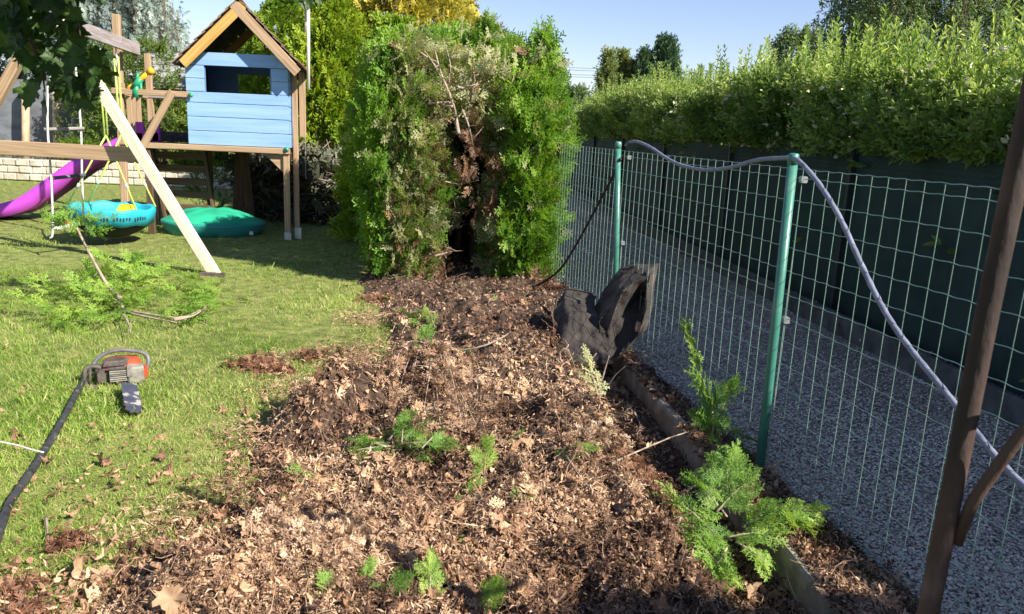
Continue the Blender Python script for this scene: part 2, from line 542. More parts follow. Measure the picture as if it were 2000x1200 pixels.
M['timber_pale'] = surface('pale_new_timber', [(.28, (.52, .40, .29)), (.5, (.64, .52, .40)), (.75, (.72, .61, .49))], 2.2, .7, .15, stretch=(.7, 20, 20), dist=.5)
M['timber_gold'] = surface('golden_stained_timber', [(.28, (.42, .22, .055)), (.5, (.56, .32, .09)), (.75, (.64, .40, .15))], 2.2, .6, .15, stretch=(.7, 20, 20))
M['timber_dark'] = surface('shaded_brown_timber', [(.3, (.05, .028, .016)), (.7, (.13, .075, .042))], 2.5, .8, .2, stretch=(.7, 20, 20))  # darker timber copy; backlit shade of ladder and rear frame is in it
M['timber_grey'] = surface('weathered_grey_board', [(.3, (.19, .16, .15)), (.7, (.34, .30, .29))], 2.5, .8, .15, stretch=(.8, 16, 16))
M['log'] = surface('peeled_log', [(.3, (.34, .23, .13)), (.7, (.6, .46, .3))], 4, .75, .3, stretch=(1, 6, 6))
M['shingle'] = surface('brown_roof_shingle', [(.3, (.14, .085, .06)), (.7, (.30, .21, .15))], 18, .9, .4, coord='obj')
M['red_shingle'] = surface('red_roof_edge', [(.3, (.22, .06, .05)), (.7, (.36, .12, .1))], 14, .85, .4, coord='obj')
M['roof_under'] = surface('dark_roof_underside', [(.3, (.035, .025, .02)), (.7, (.09, .065, .05))], 6, .9, .2, coord='obj')
M['purple'] = surface('purple_plastic', two((.46, .07, .50), .92, 1.08), 3, .35, .02)
M['turquoise'] = surface('turquoise_fabric', two((.02, .36, .48), .85, 1.12), 5, .55, .12, coord='obj', bscale=60)
M['black_cloth'] = surface('black_netting', two((.014, .014, .016)), 20, .8, .2, coord='obj')
M['yellow'] = surface('yellow_plastic', two((.80, .55, .03), .9, 1.05), 4, .4, .03)
M['amber'] = surface('amber_plastic', two((.72, .36, .02), .9, 1.05), 4, .35, .03)
M['toy_green'] = surface('green_plastic', two((.02, .27, .13), .9, 1.1), 4, .35, .03)
M['sand_green'] = surface('green_shell_plastic', two((.025, .36, .21), .85, 1.15), 4, .4, .05, coord='obj')
M['sand_teal'] = surface('teal_tub_plastic', two((.03, .25, .22), .85, 1.15), 4, .45, .05, coord='obj')
M['red'] = surface('red_plastic', two((.55, .06, .02)), 4, .4, .03)
M['lime_rope'] = surface('lime_rope', two((.50, .62, .14)), 60, .8, .4, stretch=(1, 1, 1))
M['white_rope'] = surface('white_rope', two((.58, .57, .54)), 60, .8, .4)
M['dark_rope'] = surface('dark_rope_sleeve', two((.09, .1, .12)), 40, .8, .3)  # dark tone of one ladder rung
M['steel'] = surface('galvanised_steel', two((.5, .51, .53)), 12, .35, .08, metal=.7)
M['fence_green'] = surface('green_coated_steel', [(.3, (.035, .15, .115)), (.55, (.05, .19, .145)), (.75, (.11, .25, .20))], 5, .38, .04, spec=.5)
M['wire_green'] = surface('green_coated_wire', [(.3, (.13, .27, .215)), (.7, (.34, .44, .385))], 12, .4, .03, spec=.5)
M['screen'] = surface('dark_green_shade_fabric', [(.3, (.009, .028, .025)), (.7, (.026, .055, .048))], 3, .85, .3, coord='obj', bscale=220)
M['screen_post'] = surface('dark_green_post', two((.012, .02, .02)), 5, .6, .05)
M['grey_screen'] = surface('grey_shade_fabric', [(.3, (.10, .11, .125)), (.7, (.19, .2, .22))], 2.2, .85, .4, coord='obj', bscale=5, stretch=(1, 1, 2.5))
M['block'] = surface('pale_wall_block', [(.25, (.36, .32, .25)), (.75, (.62, .57, .46))], 3.5, .9, .5, coord='obj', bscale=18)
M['shed_wood'] = surface('dark_shed_board', [(.3, (.07, .05, .04)), (.7, (.17, .12, .09))], 2.5, .85, .3, stretch=(.6, 12, 12))
M['shed_roof'] = surface('grey_shed_roof', [(.3, (.2, .2, .2)), (.7, (.34, .33, .33))], 5, .9, .3, coord='obj')
M['hose'] = surface('grey_blue_hose', [(.3, (.10, .115, .17)), (.7, (.22, .235, .31))], 18, .45, .15)
M['hose_dark'] = surface('dark_grey_hose', [(.3, (.015, .015, .016)), (.62, (.05, .05, .052)), (.8, (.16, .155, .15))], 22, .5, .25)
M['black'] = surface('black_rubber', two((.014, .014, .015)), 10, .55, .1)
M['rust'] = surface('rusty_pole', [(.3, (.022, .013, .011)), (.52, (.075, .043, .034)), (.7, (.22, .16, .13))], 9, .75, .5, coord='obj', stretch=(1, 1, .35))
M['fabric'] = surface('black_weed_fabric', [(.25, (.014, .012, .012)), (.58, (.045, .037, .033)), (.82, (.15, .125, .10))], 5, .85, .5, coord='obj', bscale=90)
M['orange'] = surface('orange_saw_cover', two((.60, .065, .022), .7, 1.1), 9, .4, .08)
M['saw_grey'] = surface('grey_saw_handle', two((.115, .115, .12)), 14, .45, .15)
M['saw_dark'] = surface('dark_saw_plastic', [(.3, (.03, .026, .024)), (.7, (.11, .09, .075))], 14, .55, .2)
M['saw_metal'] = surface('dusty_engine_metal', [(.3, (.10, .092, .08)), (.7, (.33, .31, .26))], 14, .6, .2)
M['saw_bar'] = surface('worn_guide_bar', [(.42, (.055, .06, .085)), (.54, (.08, .085, .11)), (.57, (.40, .38, .36)), (.75, (.48, .46, .43))], 9, .4, .1, metal=.2, coord='obj')
M['chime'] = surface('pale_metal_tube', two((.6, .57, .5)), 6, .4, .03)
M['wire'] = surface('grey_power_cable', two((.2, .22, .26)), 4, .6, 0)
M['string'] = surface('white_string', two((.7, .68, .6)), 10, .8, .1)

# ------------------------------------------------------------------ ground shapes
def x_fence(y): return 1.29 - .187 * (np.asarray(y) - 3.54)
def x_kerb(y): return 1.10 - .118 * (np.asarray(y) - 2.98)        # left face of the kerb
def x_priv(y): return 3.77 - .10 * np.asarray(y)                   # privacy fence
BED_PX = [(690, 556), (735, 600), (748, 650), (738, 700), (712, 748), (640, 772), (560, 800), (512, 860), (488, 920), (484, 980), (430, 1060), (320, 1110), (200, 1185), (90, 1270)]
BED = np.array([gz(*q)[:2] for q in BED_PX])
BED = np.vstack([[(-1.75, 10.0)], BED, [(-1.9, 1.4)], [(1.3, 1.2)], [(2.2, 1.2)], [(x_fence(1.2) + .4, 1.2)], [(x_fence(10.) + .4, 10.0)]])
def sdist(P, poly):
    P = np.asarray(P, float)
    A = poly; B = np.roll(poly, -1, axis=0)
    d2 = np.full(P.shape[:-1], 1e9)
    ins = np.zeros(P.shape[:-1], bool)
    for a, b in zip(A, B):
        ab = b - a
        t = np.clip(((P - a) @ ab) / (ab @ ab), 0, 1)
        d2 = np.minimum(d2, np.sum((P - a - t[..., None] * ab) ** 2, -1))
        c = ((a[1] > P[..., 1]) != (b[1] > P[..., 1])) & (P[..., 0] < (b[0] - a[0]) * (P[..., 1] - a[1]) / (b[1] - a[1] + 1e-12) + a[0])
        ins ^= c
    d = np.sqrt(d2)
    return np.where(ins, d, -d)
LUMPS = [(595, 805, .26, .22, .16), (700, 785, .25, .25, .17), (840, 745, .24, .28, .22), (850, 940, -.11, .42, .12), (700, 930, -.09, .22, .12), (800, 850, .08, .3, .2), (1000, 690, .10, .35, .4), (960, 620, .07, .6, .6),
         (640, 1060, .12, .35, .22), (480, 1130, .08, .3, .2), (900, 1010, .05, .4, .2), (1120, 800, .09, .25, .4), (1090, 950, .07, .3, .3), (1200, 1050, .05, .2, .3), (760, 1130, .06, .4, .2)]
LUMPG = [(gz(a, b, .1)[:2], h, rx, ry) for a, b, h, rx, ry in LUMPS]
def bed_mask(x, y):
    x, y = np.broadcast_arrays(np.asarray(x, float), np.asarray(y, float))
    return sdist(np.stack([x, y], -1), BED) + .08 * n2(x, y, 4, 3, 3.3)
def z_lawn(x, y):
    return .018 * n2(x, y, 1.7, 3, 1.1) + .006 * n2(x, y, 9, 2, 2.2)
def z_bed(x, y):
    x, y = np.broadcast_arrays(np.asarray(x, float), np.asarray(y, float))
    d = bed_mask(x, y)
    h = .04 + .075 * n2(x, y, 3.2, 4, 5.5) + .075 * (.4 - np.abs(n2(x, y, 6.5, 3, 15.)))+ .034 * n2(x, y, 13, 3, 8.1)
    for (c, a, rx, ry) in LUMPG:
        h = h + a * np.exp(-((((x - c[0]) / rx) ** 2 + ((y - c[1]) / ry) ** 2) / 1.3) ** 1.8)
    z = z_lawn(x, y) - .03 + sstep(d, -.06, .12) * .045 + sstep(d, -.04, .40 + .12 * n2(x, y, 3, 2, 81.)) * (h - .015)
    u = x_kerb(y) - x
    tr = -.115 - .035 * (1 - sstep(y, 2.9, 4.2)) + .025 * n2(x, y, 5, 3, 4.4)
    far = sstep(y, 5.7, 6.6)
    k = sstep(u, .20 + .05 * n2(x, y, 4, 2, 6.1), .50)
    zz = tr * (1 - k) + z * k
    z = zz * (1 - far) + z * far
    strip_z = .0 + .016 * n2(x, y, 9, 3, 7.7)
    s = sstep(u, -.06, -.03)
    return np.where(u < -.03, strip_z * (1 - s) + z * s if False else strip_z, z)
def z_ground(x, y):
    x, y = np.broadcast_arrays(np.asarray(x, float), np.asarray(y, float))
    m = bed_mask(x, y)
    return np.where(m > -.02, np.maximum(z_bed(x, y), np.where(m < .1, z_lawn(x, y), -9)), z_lawn(x, y))

# lawn: one sheet to the horizon, fine near the camera; it drops out of the way under the bed and the path
def axis_pts(lo, hi, step, far):
    a = np.arange(lo, hi + 1e-6, step)
    g = [hi]; s = step
    while g[-1] < far:
        s *= 1.35; g.append(g[-1] + s)
    g2 = [lo]; s = step
    while g2[-1] > -far:
        s *= 1.35; g2.append(g2[-1] - s)
    return np.concatenate([g2[:0:-1], a, g[1:]])
gx = axis_pts(-7.5, 1.5, .06, 600)
gy_ = axis_pts(1.2, 11, .06, 600)
X, Y = np.meshgrid(gx, gy_, indexing='ij')
near = (np.abs(X) < 30) & (np.abs(Y) < 60)
zl = z_lawn(X, Y)
bm = bed_mask(np.where(near, X, 50), np.where(near, Y, -50))
zl = zl - .45 * sstep(np.where(near, bm, -1), .06, .3)
xf = x_fence(Y)
path_in = sstep(X - xf, -.3, -.05) * (1 - sstep(X - x_priv(Y), .5, 1.5)) * ((Y > -2) & (Y < 40))
zl = zl - .3 * path_in
mb = MB(); grid(mb, np.stack([X, Y, zl], -1).reshape(-1, 3), len(gx), len(gy_))
o = mb.build('lawn', M['lawn'], smooth=True); tag(o, kind='structure')

bx = np.arange(-2.6, 1.9, .025); by = np.arange(1.5, 10.2, .03)
X, Y = np.meshgrid(bx, by, indexing='ij')
Zb = z_bed(X, Y)
ok = (bed_mask(X, Y) > -.12) & (X < x_fence(Y) + .05)
idx = np.arange(X.size).reshape(X.shape)
c = ok[:-1, :-1] & ok[1:, :-1] & ok[1:, 1:] & ok[:-1, 1:]
Fq = np.stack([idx[:-1, :-1], idx[1:, :-1], idx[1:, 1:], idx[:-1, 1:]], -1)[c]
used = np.unique(Fq); remap = np.full(X.size, -1); remap[used] = np.arange(len(used))
mb = MB(); mb.add(np.stack([X, Y, Zb], -1).reshape(-1, 3)[used], remap[Fq])
o = mb.build('garden_bed', M['soil'], smooth=True); tag(o, kind='structure')

py_ = np.concatenate([np.arange(-3., 10, .1), np.arange(10, 40, .6)])
us = np.linspace(0, 1, 26)
Vp = []
for y in py_:
    for u in us:
        x = float(x_fence(y)) + .03 + u * (float(x_priv(y)) - .28 - float(x_fence(y)) - .03)
        Vp.append((x, y, -.012 + .008 * float(n2(x, y, 4, 2, 9.9))))
mb = MB(); grid(mb, Vp, len(py_), len(us)); Vp_ = np.array(Vp)
o = mb.build('gravel_path', M['gravel'], smooth=True); tag(o, kind='structure')
# soil strip beside the path under the screen
mb = MB(); Vs = []
for y in py_:
    for u in np.linspace(0, 1, 8):
        x = float(x_priv(y)) - .28 + u * 2.6
        Vs.append((x, y, .04 + .03 * float(n2(x, y, 5, 3, 2.9))))
grid(mb, Vs, len(py_), 8)
o = mb.build('planting_strip', M['soil'], smooth=True); tag(o, kind='structure')

# ------------------------------------------------------------------ kerb
mb = MB()
ys = np.arange(1.2, 6.9, .12)
sec = [(0, -.30), (.0, .012), (.012, .025), (.05, .025), (.062, .012), (.062, -.30)]
V = []
for y in ys:
    w = .006 * float(noise3(np.array([y * 2.1, 0, 0])))
    for (a, b) in sec:
        V.append((float(x_kerb(y)) + a + w, y, b + .006 * float(noise3(np.array([y * 5, a * 40, b * 9])))))
Fq = [(i * 6 + k, i * 6 + k + 1, i * 6 + 7 + k, i * 6 + 6 + k) for i in range(len(ys) - 1) for k in range(5)]
Fq += [(0, 1, 2, 3, 4, 5), tuple(range(len(V) - 1, len(V) - 7, -1))]
mb.add(V, Fq)
o = mb.build('kerb', M['concrete']); tag(o, kind='structure')

# ------------------------------------------------------------------ green wire fence
fr = thing('wire_fence', 'green wire mesh fence on round green posts beside the gravel path', 'fence', (float(x_fence(3.54)), 3.54, 0))
post_y = [-1.4, 1.09, 3.56, 6.0, 8.5, 11.0]
for k, y in enumerate(post_y):
    x = float(x_fence(y)) - .028
    lean = {2: -.012, 3: -.045}.get(k, 0)
    mb = MB()
    P = [(x - lean, y, -.3), (x, y, .7), (x + lean, y, 1.525)]
    tube(mb, P, .0225, 20)
    p = mb.build('post', M['fence_green'], fr, True)
    mb = MB(); lathe(mb, [(.0245, 1.505), (.0255, 1.535), (.024, 1.55), (.017, 1.556), (0, 1.557)], (x + lean, y, 0), 20)
    mb.build('post_cap', M['fence_green'], p, True)
    for z in (1.44, .78):
        mb = MB(); box(mb, (x + .045, y + .0, z), (.03, .035, .03)); mb.build('clip', M['steel'], p)
# mesh: one panel per bay, vertical wires 5 cm apart, crimped line wires every 10 cm
def fence_pt(y, z, off=0.0): return np.array([float(x_fence(y)) + .012 + off, y, z])
rows = [0.06, .17, .28, .39, .50, .61, .72, .83, .94, 1.05, 1.16, 1.27, 1.38, 1.47, 1.505]
rows = [.03, .13, .24, .35, .46, .57, .68, .79, .90, 1.01, 1.12, 1.23, 1.34, 1.445, 1.485]
def thin(mb, P, r, t=.5, n=4): tube(mb, P, r, n, t, cap=False)
for k in range(len(post_y) - 1):
    y0, y1 = post_y[k], post_y[k + 1]
    mb = MB()
    nv = int(round((y1 - y0) / .10))
    sag = rng.normal(0, .006, nv + 1)
    for i in range(nv + 1):
        y = y0 + (y1 - y0) * i / nv
        thin(mb, [fence_pt(y, -.05), fence_pt(y + sag[i], .7), fence_pt(y, 1.487)], .0016)
    for z in rows:
        m = nv * 6 + 1 if k < 4 else nv + 1
        P = []
        for j in range(m):
            y = y0 + (y1 - y0) * j / (m - 1)
            ph = 2 * pi * j / 6
            P.append(fence_pt(y, z + .0017 * sin(ph) + .005 * sin(pi * j / (m - 1)) * float(noise3(np.array([z * 7, k * 3.1, 0.]))), .0032))
        thin(mb, P, .0018, n=4)
    mb.build('mesh_panel', M['wire_green'], fr)

# ------------------------------------------------------------------ privacy fence with dark fabric
pf = thing('privacy_fence', 'dark green fabric screen fence with dark posts under the flowering hedge', 'fence', (float(x_priv(8)), 8, 0))
for y in (-1.9, 1.1, 4.1, 7.1, 10.1, 13.1, 16.1, 19.1, 22.1, 25.1):
    mb = MB(); x = float(x_priv(y)) - .03
    box(mb, (x, y, .8), (.05, .05, 1.66)); mb.build('post', M['screen_post'], pf)
mb = MB(); V = []
yy = np.arange(-2.5, 27, .1); zz = np.linspace(.02, 1.56, 24)
for y in yy:
    for z in zz:
        x = float(x_priv(y)) + .022 * float(n2(y, z * .4, 1.9, 3, 1.7)) + .01 * sin(y * 2.094) * (z > 1.4)
        V.append((x, y, z - (.02 + .02 * float(n2(y, 0, 2.3, 2, 4.4)) if z > 1.5 else 0)))
grid(mb, V, len(yy), len(zz)); mb.build('fabric_screen', M['screen'], pf, True)
mb = MB()
for z in np.arange(1.30, 1.60, .045):       # wire net showing over the top of the fabric
    P = [(float(x_priv(y)) - .02, y, z + .016 * (j % 2)) for j, y in enumerate(np.arange(-2.5, 20, .05))]
    thin(mb, P, .0014, n=3)
mb.build('wire_net', surface('dull_net_wire', two((.05, .075, .075)), 8, .6, 0), pf)
mb = MB()
for y in np.arange(-2.4, 24, 2.0):
    yb = y + 1.985
    beam(mb, (float(x_priv(y)) - .26, y, .05), (float(x_priv(yb)) - .26, yb, .05), .05, .24)
o = mb.build('edging_boards', M['dark_concrete']); o.name = 'edging_board'
tag(o, 'dark concrete edging board along the far side of the gravel path', 'edging')

# ------------------------------------------------------------------ play tower
HT = 10.5
tower = thing('playhouse', 'blue wooden playhouse on stilts with pitched shingle roof and open deck', 'playhouse', (-4.2, 11.2, 0))
Y0, Y1 = 10.5, 12.1
XL, XR = -4.43, -3.075
DK = 1.20                                   # deck level
# front wall: six boards with a window opening
def planks(mb, x0, x1, z0, z1, y, n, win=None, th=.022, axis='x'):
    h = (z1 - z0) / n
    for k in range(n):
        a, b = z0 + k * h + .003, z0 + (k + 1) * h - .003
        segs = [(x0, x1)]
        if win and a < win[3] - .02 and b > win[2] + .02:
            segs = [(x0, win[0]), (win[1], x1)]
        for (s0, s1) in segs:
            dz = rng.normal(0, .0012)
            if axis == 'x': beam(mb, (s0, y + dz, (a + b) / 2), (s1, y + dz, (a + b) / 2), th, b - a, ch=.004)
            else: beam(mb, (y + dz, s0, (a + b) / 2), (y + dz, s1, (a + b) / 2), th, b - a, ch=.004)
mb = MB()
zb = [1.245, 1.445, 1.62, 1.795, 1.955, 2.115, 2.29, 2.435]
zb = np.array([1.245, 1.427, 1.609, 1.791, 1.93, 2.10, 2.265, 2.435])
WIN = (-4.185, -3.30, 1.925, 2.27)
for k in range(7):
    a, b = zb[k] + .003, zb[k + 1] - .003
    segs = [(XL, XR)]
    if a >= WIN[2] - .02 and b <= WIN[3] + .01: segs = [(XL, WIN[0]), (WIN[1], XR)]
    if k == 6: segs = [(XL + .13, XR - .13)]
    for s in segs:
        beam(mb, (s[0], Y0, (a + b) / 2), (s[1], Y0, (a + b) / 2), .022, b - a, ch=.004)
# the top board's bevelled ends under the rafters
for sgn, xx in ((1, XL), (-1, XR)):
    a, b = zb[6] + .003, zb[7] - .003
    V = [(xx, Y0 - .0105, a), (xx + sgn * .129, Y0 - .0105, a), (xx + sgn * .129, Y0 - .0105, b), (xx, Y0 - .0105, a + .06),
         (xx, Y0 + .0105, a), (xx + sgn * .129, Y0 + .0105, a), (xx + sgn * .129, Y0 + .0105, b), (xx, Y0 + .0105, a + .06)]
    mb.add(V, BOXF if sgn > 0 else [f[::-1] for f in BOXF])
front = mb.build('front_wall', M['blue'], tower)
mb = MB()
for xw in (WIN[0], WIN[1]):
    mb = MB(); beam(mb, (xw, Y0 + .03, WIN[2]), (xw, Y0 + .03, WIN[3]), .03, .035); mb.build('window_jamb', M['blue_in'], front)
mb = MB(); planks(mb, Y0 + .02, Y1, 1.245, 2.3, XR + .012, 6, axis='y'); mb.build('side_wall', M['blue'], tower)
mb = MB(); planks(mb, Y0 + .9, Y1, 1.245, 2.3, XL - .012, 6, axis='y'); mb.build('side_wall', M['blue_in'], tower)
# rear wall: boards with a large window
mb = MB()
planks(mb, XL, XR, 1.245, 1.90, Y1, 4)
box(mb, (XL + .25, Y1, 2.1), (.5, .022, .40)); box(mb, (XR - .04, Y1, 2.1), (.08, .022, .40)); box(mb, ((XL + XR) / 2, Y1 - .002, 2.34), (XR - XL, .022, .16))
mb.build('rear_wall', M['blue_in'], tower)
# roof
AP = np.array([-3.68, 0, 3.03])
LB, RB = np.array([-4.46, 0, 2.30]), np.array([-2.90, 0, 2.25])
YF, YB = 10.30, 12.3
def rafters(y, mat):
    for e, mt in ((LB, 'timber_gold'), (RB, mat)):
        mb = MB()
        d = nrm(e - AP); nrm_ = np.array([d[2], 0, -d[0]]);
        if nrm_[2] > 0: nrm_ = -nrm_
        off = nrm_ * .055 * 1.0
        a = AP + off + np.array([0, y + (.001 if e is LB else 0), 0]) - d * .035; b = e + off + np.array([0, y, 0])
        beam(mb, a, b, .028, .125, up=(0, 1, 0) if False else (d[2], 0, -d[0]))
        mb.build('barge_board', M[mt], tower)
rafters(YF, 'timber'); rafters(YB, 'timber_dark')
for e, nm in ((LB, 'shingle'), (RB, 'shingle')):
    d = nrm(e - AP); up = np.array([-d[2], 0, d[0]]); up = up if up[2] > 0 else -up
    L = np.linalg.norm(e - AP) + .07
    # battens and sheathing
    mb = MB()
    nb = 7
    for k in range(nb):
        s0, s1 = L * k / nb, L * (k + 1) / nb - .012
        m = (s0 + s1) / 2
        p = AP + d * m + up * .012
        V = []
        beam(mb, p + np.array([0, YF + .02, 0]), p + np.array([0, YB, 0]), s1 - s0, .016, up=up)
    rf = mb.build('roof_boards', M['roof_under'], tower)
    mb = MB()
    ns = 8
    ny = 12
    for k in range(ns):
        for j in range(ny):
            y0 = YF - .02 + (YB - YF + .04) * j / ny; y1 = YF - .02 + (YB - YF + .04) * (j + 1) / ny - .006
            s0, s1 = L * k / ns - .01, L * (k + 1) / ns + .035
            wob = rng.normal(0, .004)
            q = [AP + d * s0 + up * .028, AP + d * s1 + up * (.046 + wob)]
            V = []
            for th in (0, .012):
                for (qq, yy_) in ((q[0], y0), (q[0], y1), (q[1], y1), (q[1], y0)):
                    V.append(qq + up * th + np.array([0, yy_, 0]))
            mb.add(V, [(3, 2, 1, 0), (4, 5, 6, 7), (0, 1, 5, 4), (1, 2, 6, 5), (2, 3, 7, 6), (3, 0, 4, 7)])
    mb.build('shingles', M[nm], rf)
    if e is RB:
        mb = MB()
        p = AP + d * (L - .06) + up * .058
        beam(mb, p + np.array([0, YF - .04, 0]), p + np.array([0, YB, 0]), .2, .014, up=up)
        mb.build('eaves_strip', M['red_shingle'], rf)
mb = MB(); beam(mb, AP + np.array([0, YF - .03, .05]), AP + np.array([0, YB, .05]), .1, .03); mb.build('ridge_cap', M['shingle'], tower)
# posts and floor frame
def post(x, y, z0, z1, w=.085, mt='timber', nm='post', x1=None):
    mb = MB(); beam(mb, (x, y, z0), (x if x1 is None else x1, y, z1), w, w, up=(0, 1, 0)); return mb.build(nm, M[mt], tower)
pfr = post(-3.125, 10.52, .04, 1.165, .085)
mb = MB(); V = [(-3.17, 10.515, 1.16), (-3.17, 10.515, .92), (-3.42, 10.515, 1.16)]
V = V + [(a, 10.555, c) for a, b, c in V]; mb.add(V, [(0, 1, 2), (5, 4, 3), (0, 3, 4, 1), (1, 4, 5, 2), (2, 5, 3, 0)]); mb.build('corner_bracket', M['timber'], tower)
mb = MB(); box(mb, (-3.125, 10.52, .05), (.1, .1, .12)); mb.build('post_foot', M['steel'], pfr)
prr = post(-3.0, 10.62, .10, 2.25, .075)
mb = MB(); box(mb, (-2.99, 10.62, .09), (.1, .1, .16)); mb.build('post_foot', M['steel'], prr)
mb = MB(); beam(mb, (-2.90, 10.62, 1.40), (-2.90, 10.62, 2.24), .09, .03, up=(0, 1, 0)); mb.build('side_board', M['timber'], tower)
mb = MB(); tube(mb, [(-2.87, 10.60, 1.40), (-2.87, 10.60, 1.0), (-2.868, 10.61, .84)], .006, 5); mb.build('rope_end', M['timber_grey'], tower)
post(-5.0, 10.52, .0, 1.165, .09, 'timber_dark')
ptall = post(-5.37, 10.56, .0, 2.86, .10, x1=-5.31)
post(-5.29, 12.1, .0, 2.50, .095)
post(-3.08, 12.1, .0, 2.3, .09, 'timber_dark')
post(-4.43, 12.1, .0, 2.3, .09, 'timber_dark')
mb = MB(); beam(mb, (-4.01, 12.0, .05), (-3.92, 12.0, 1.12), .16, .04, up=(0, 1, 0)); mb.build('back_plank', M['timber_dark'], tower)
mb = MB(); beam(mb, (-3.78, 11.9, .0), (-3.87, 11.9, 1.12), .15, .04, up=(0, 1, 0)); mb.build('back_plank', M['timber_dark'], tower)
mb = MB(); beam(mb, (-5.08, 10.47, 1.205), (-3.07, 10.47, 1.205), .04, .075); mb.build('floor_beam', M['timber'], tower)
mb = MB(); beam(mb, (-5.35, 12.1, 1.14), (-3.07, 12.1, 1.14), .04, .075); mb.build('floor_beam', M['timber_dark'], tower)
for x in (-5.35, -3.10):
    mb = MB(); beam(mb, (x, 10.6, 1.13), (x, 12.05, 1.13), .04, .09); mb.build('floor_joist', M['timber_dark'], tower)
mb = MB()
for k in range(12):
    y = 10.5 + .13 * k
    beam(mb, (-5.36, y + .06, 1.195), (-3.09, y + .06, 1.195), .122, .022)
mb.build('deck_boards', M['timber_dark'], tower)
mb = MB(); box(mb, (-4.75, 12.05, 1.29), (.85, .02, .15)); mb.build('toe_board', M['hose_dark'], tower)
# rail, brace, caps
mb = MB(); beam(mb, (-5.42, 10.49, 1.895), (-4.385, 10.47, 1.885), .035, .075); rail = mb.build('rail', M['timber'], tower)
mb = MB(); lathe(mb, [(.035, -.02), (.036, .0), (.026, .02), (0, .026)], n=12)
def cap(px, py, Y, par):
    p = at(px, py, Y); mb = MB(); V0 = []
    lathe(mb, [(.033, 0), (.033, .012), (.024, .026), (0, .032)], n=14)
    mb.V[0] = mb.V[0] @ np.array([[1, 0, 0], [0, 0, 1], [0, -1, 0]]) @ np.eye(3) + p
    return mb.build('bolt_cap', M['toy_green'], par, True)
cap(371, 186, 10.45, rail); cap(558, 292, 10.45, tower)
mb = MB(); beam(mb, (-4.60, 10.44, 1.92), (-5.04, 10.44, 1.19), .10, .035, up=(0, 1, 0)); mb.build('brace', M['timber'], tower)
mb = MB(); beam(mb, (-5.35, 12.06, 1.90), (-4.5, 12.06, 1.90), .035, .09); mb.build('rail', M['timber_grey'], tower)
mb = MB(); beam(mb, (-5.36, 10.6, 1.88), (-5.33, 12.05, 1.88), .035, .07); mb.build('rail', M['timber'], tower)
for x, y, z1 in ((-5.36, 11.1, 1.86), (-5.36, 11.35, 1.86), (-5.36, 11.65, 1.86)):
    mb = MB(); beam(mb, (x, y, 1.2), (x, y, z1), .07, .02, up=(0, 1, 0)); mb.build('baluster', M['timber'], tower)
mb = MB(); box(mb, (-5.30, 10.52, 1.96), (.1, .06, .08)); mb.build('rail_block', M['timber'], tower)
# ladder under the tower
lad = MB()
pts = [(-5.05, 11.0, 1.15), (-4.91, 11.0, .16)], [(-4.32, 11.05, 1.15), (-4.21, 11.05, .16)]
for a, b in pts:
    mb = MB(); beam(mb, a, b, .05, .12, up=(0, 1, 0)); mb.build('ladder_stringer', M['timber_dark'], tower)
for k, z in enumerate((1.06, .885, .70, .52, .33)):
    f = (1.15 - z) / .99
    xa, xb = -5.05 + .14 * f, -4.32 + .11 * f
    mb = MB(); beam(mb, (xa, 10.98, z), (xb, 11.02, z), .03, .10); mb.build('ladder_rung', M['timber_dark'], tower)

# ------------------------------------------------------------------ slide (rests on the deck)
sp = spline([(-5.50, 11.5, 1.22), (-5.9, 11.5, 1.02), (-6.35, 11.48, .78), (-6.8, 11.46, .46), (-7.25, 11.44, .17), (-7.75, 11.42, .045), (-8.2, 11.40, .03)], 40)
mb = MB()
prof = [(-.27, .16), (-.245, .165), (-.22, .02), (-.1, 0), (.1, 0), (.22, .02), (.245, .165), (.27, .16), (.255, -.03), (-.255, -.03)]
V = []
for i, p in enumerate(sp):
    d = nrm(sp[min(i + 1, 39)] - sp[max(i - 1, 0)]); up = np.array([-d[2], 0, d[0]]); up = up if up[2] > 0 else -up
    for (a, b) in prof:
        V.append(p + np.array([0, a, 0]) + up * b)
n = len(prof)
Fq = [(i * n + k, i * n + (k + 1) % n, i * n + n + (k + 1) % n, i * n + n + k) for i in range(39) for k in range(n)]
mb.add(V, Fq)
sl = mb.build('slide', M['purple'], smooth=True); tag(sl, 'purple wavy plastic slide running down from the deck to the left', 'slide')
for y in (11.25, 11.75):
    mb = MB(); beam(mb, (-5.62, y, 1.24), (-5.40, y, 1.24), .03, .22); beam(mb, (-5.44, y, 1.22), (-5.44, y, 1.50), .12, .03, up=(0, 1, 0)); mb.build('slide_side', M['purple'], sl)

# toy telescope on the rail
tl = thing('toy_telescope', 'green and yellow toy telescope clamped on the deck rail', 'telescope', at(268, 175, 10.5))
mb = MB(); tube(mb, [at(258, 168, 10.5), at(292, 141, 10.5)], [.024, .034], 12); tube(mb, [at(290, 143, 10.5), at(299, 136, 10.5)], [.042, .045], 12); mb.build('tube', M['amber'], tl, True)
mb = MB(); tube(mb, [at(249, 174, 10.5), at(259, 167, 10.5)], [.03, .024], 12); mb.build('eyepiece', M['amber'], tl, True)
mb = MB(); tube(mb, [at(261, 172, 10.49), at(275, 154, 10.49)], .042, 12); tube(mb, [at(268, 160, 10.49), at(269, 142, 10.49)], [.026, .018], 10); mb.build('sleeve', M['toy_green'], tl, True)
mb = MB(); tube(mb, [at(266, 164, 10.49), at(266, 190, 10.5)], [.035, .055], 10); tube(mb, [at(275, 162, 10.49), at(276, 190, 10.5)], .018, 8); mb.build('stand', M['toy_green'], tl, True)

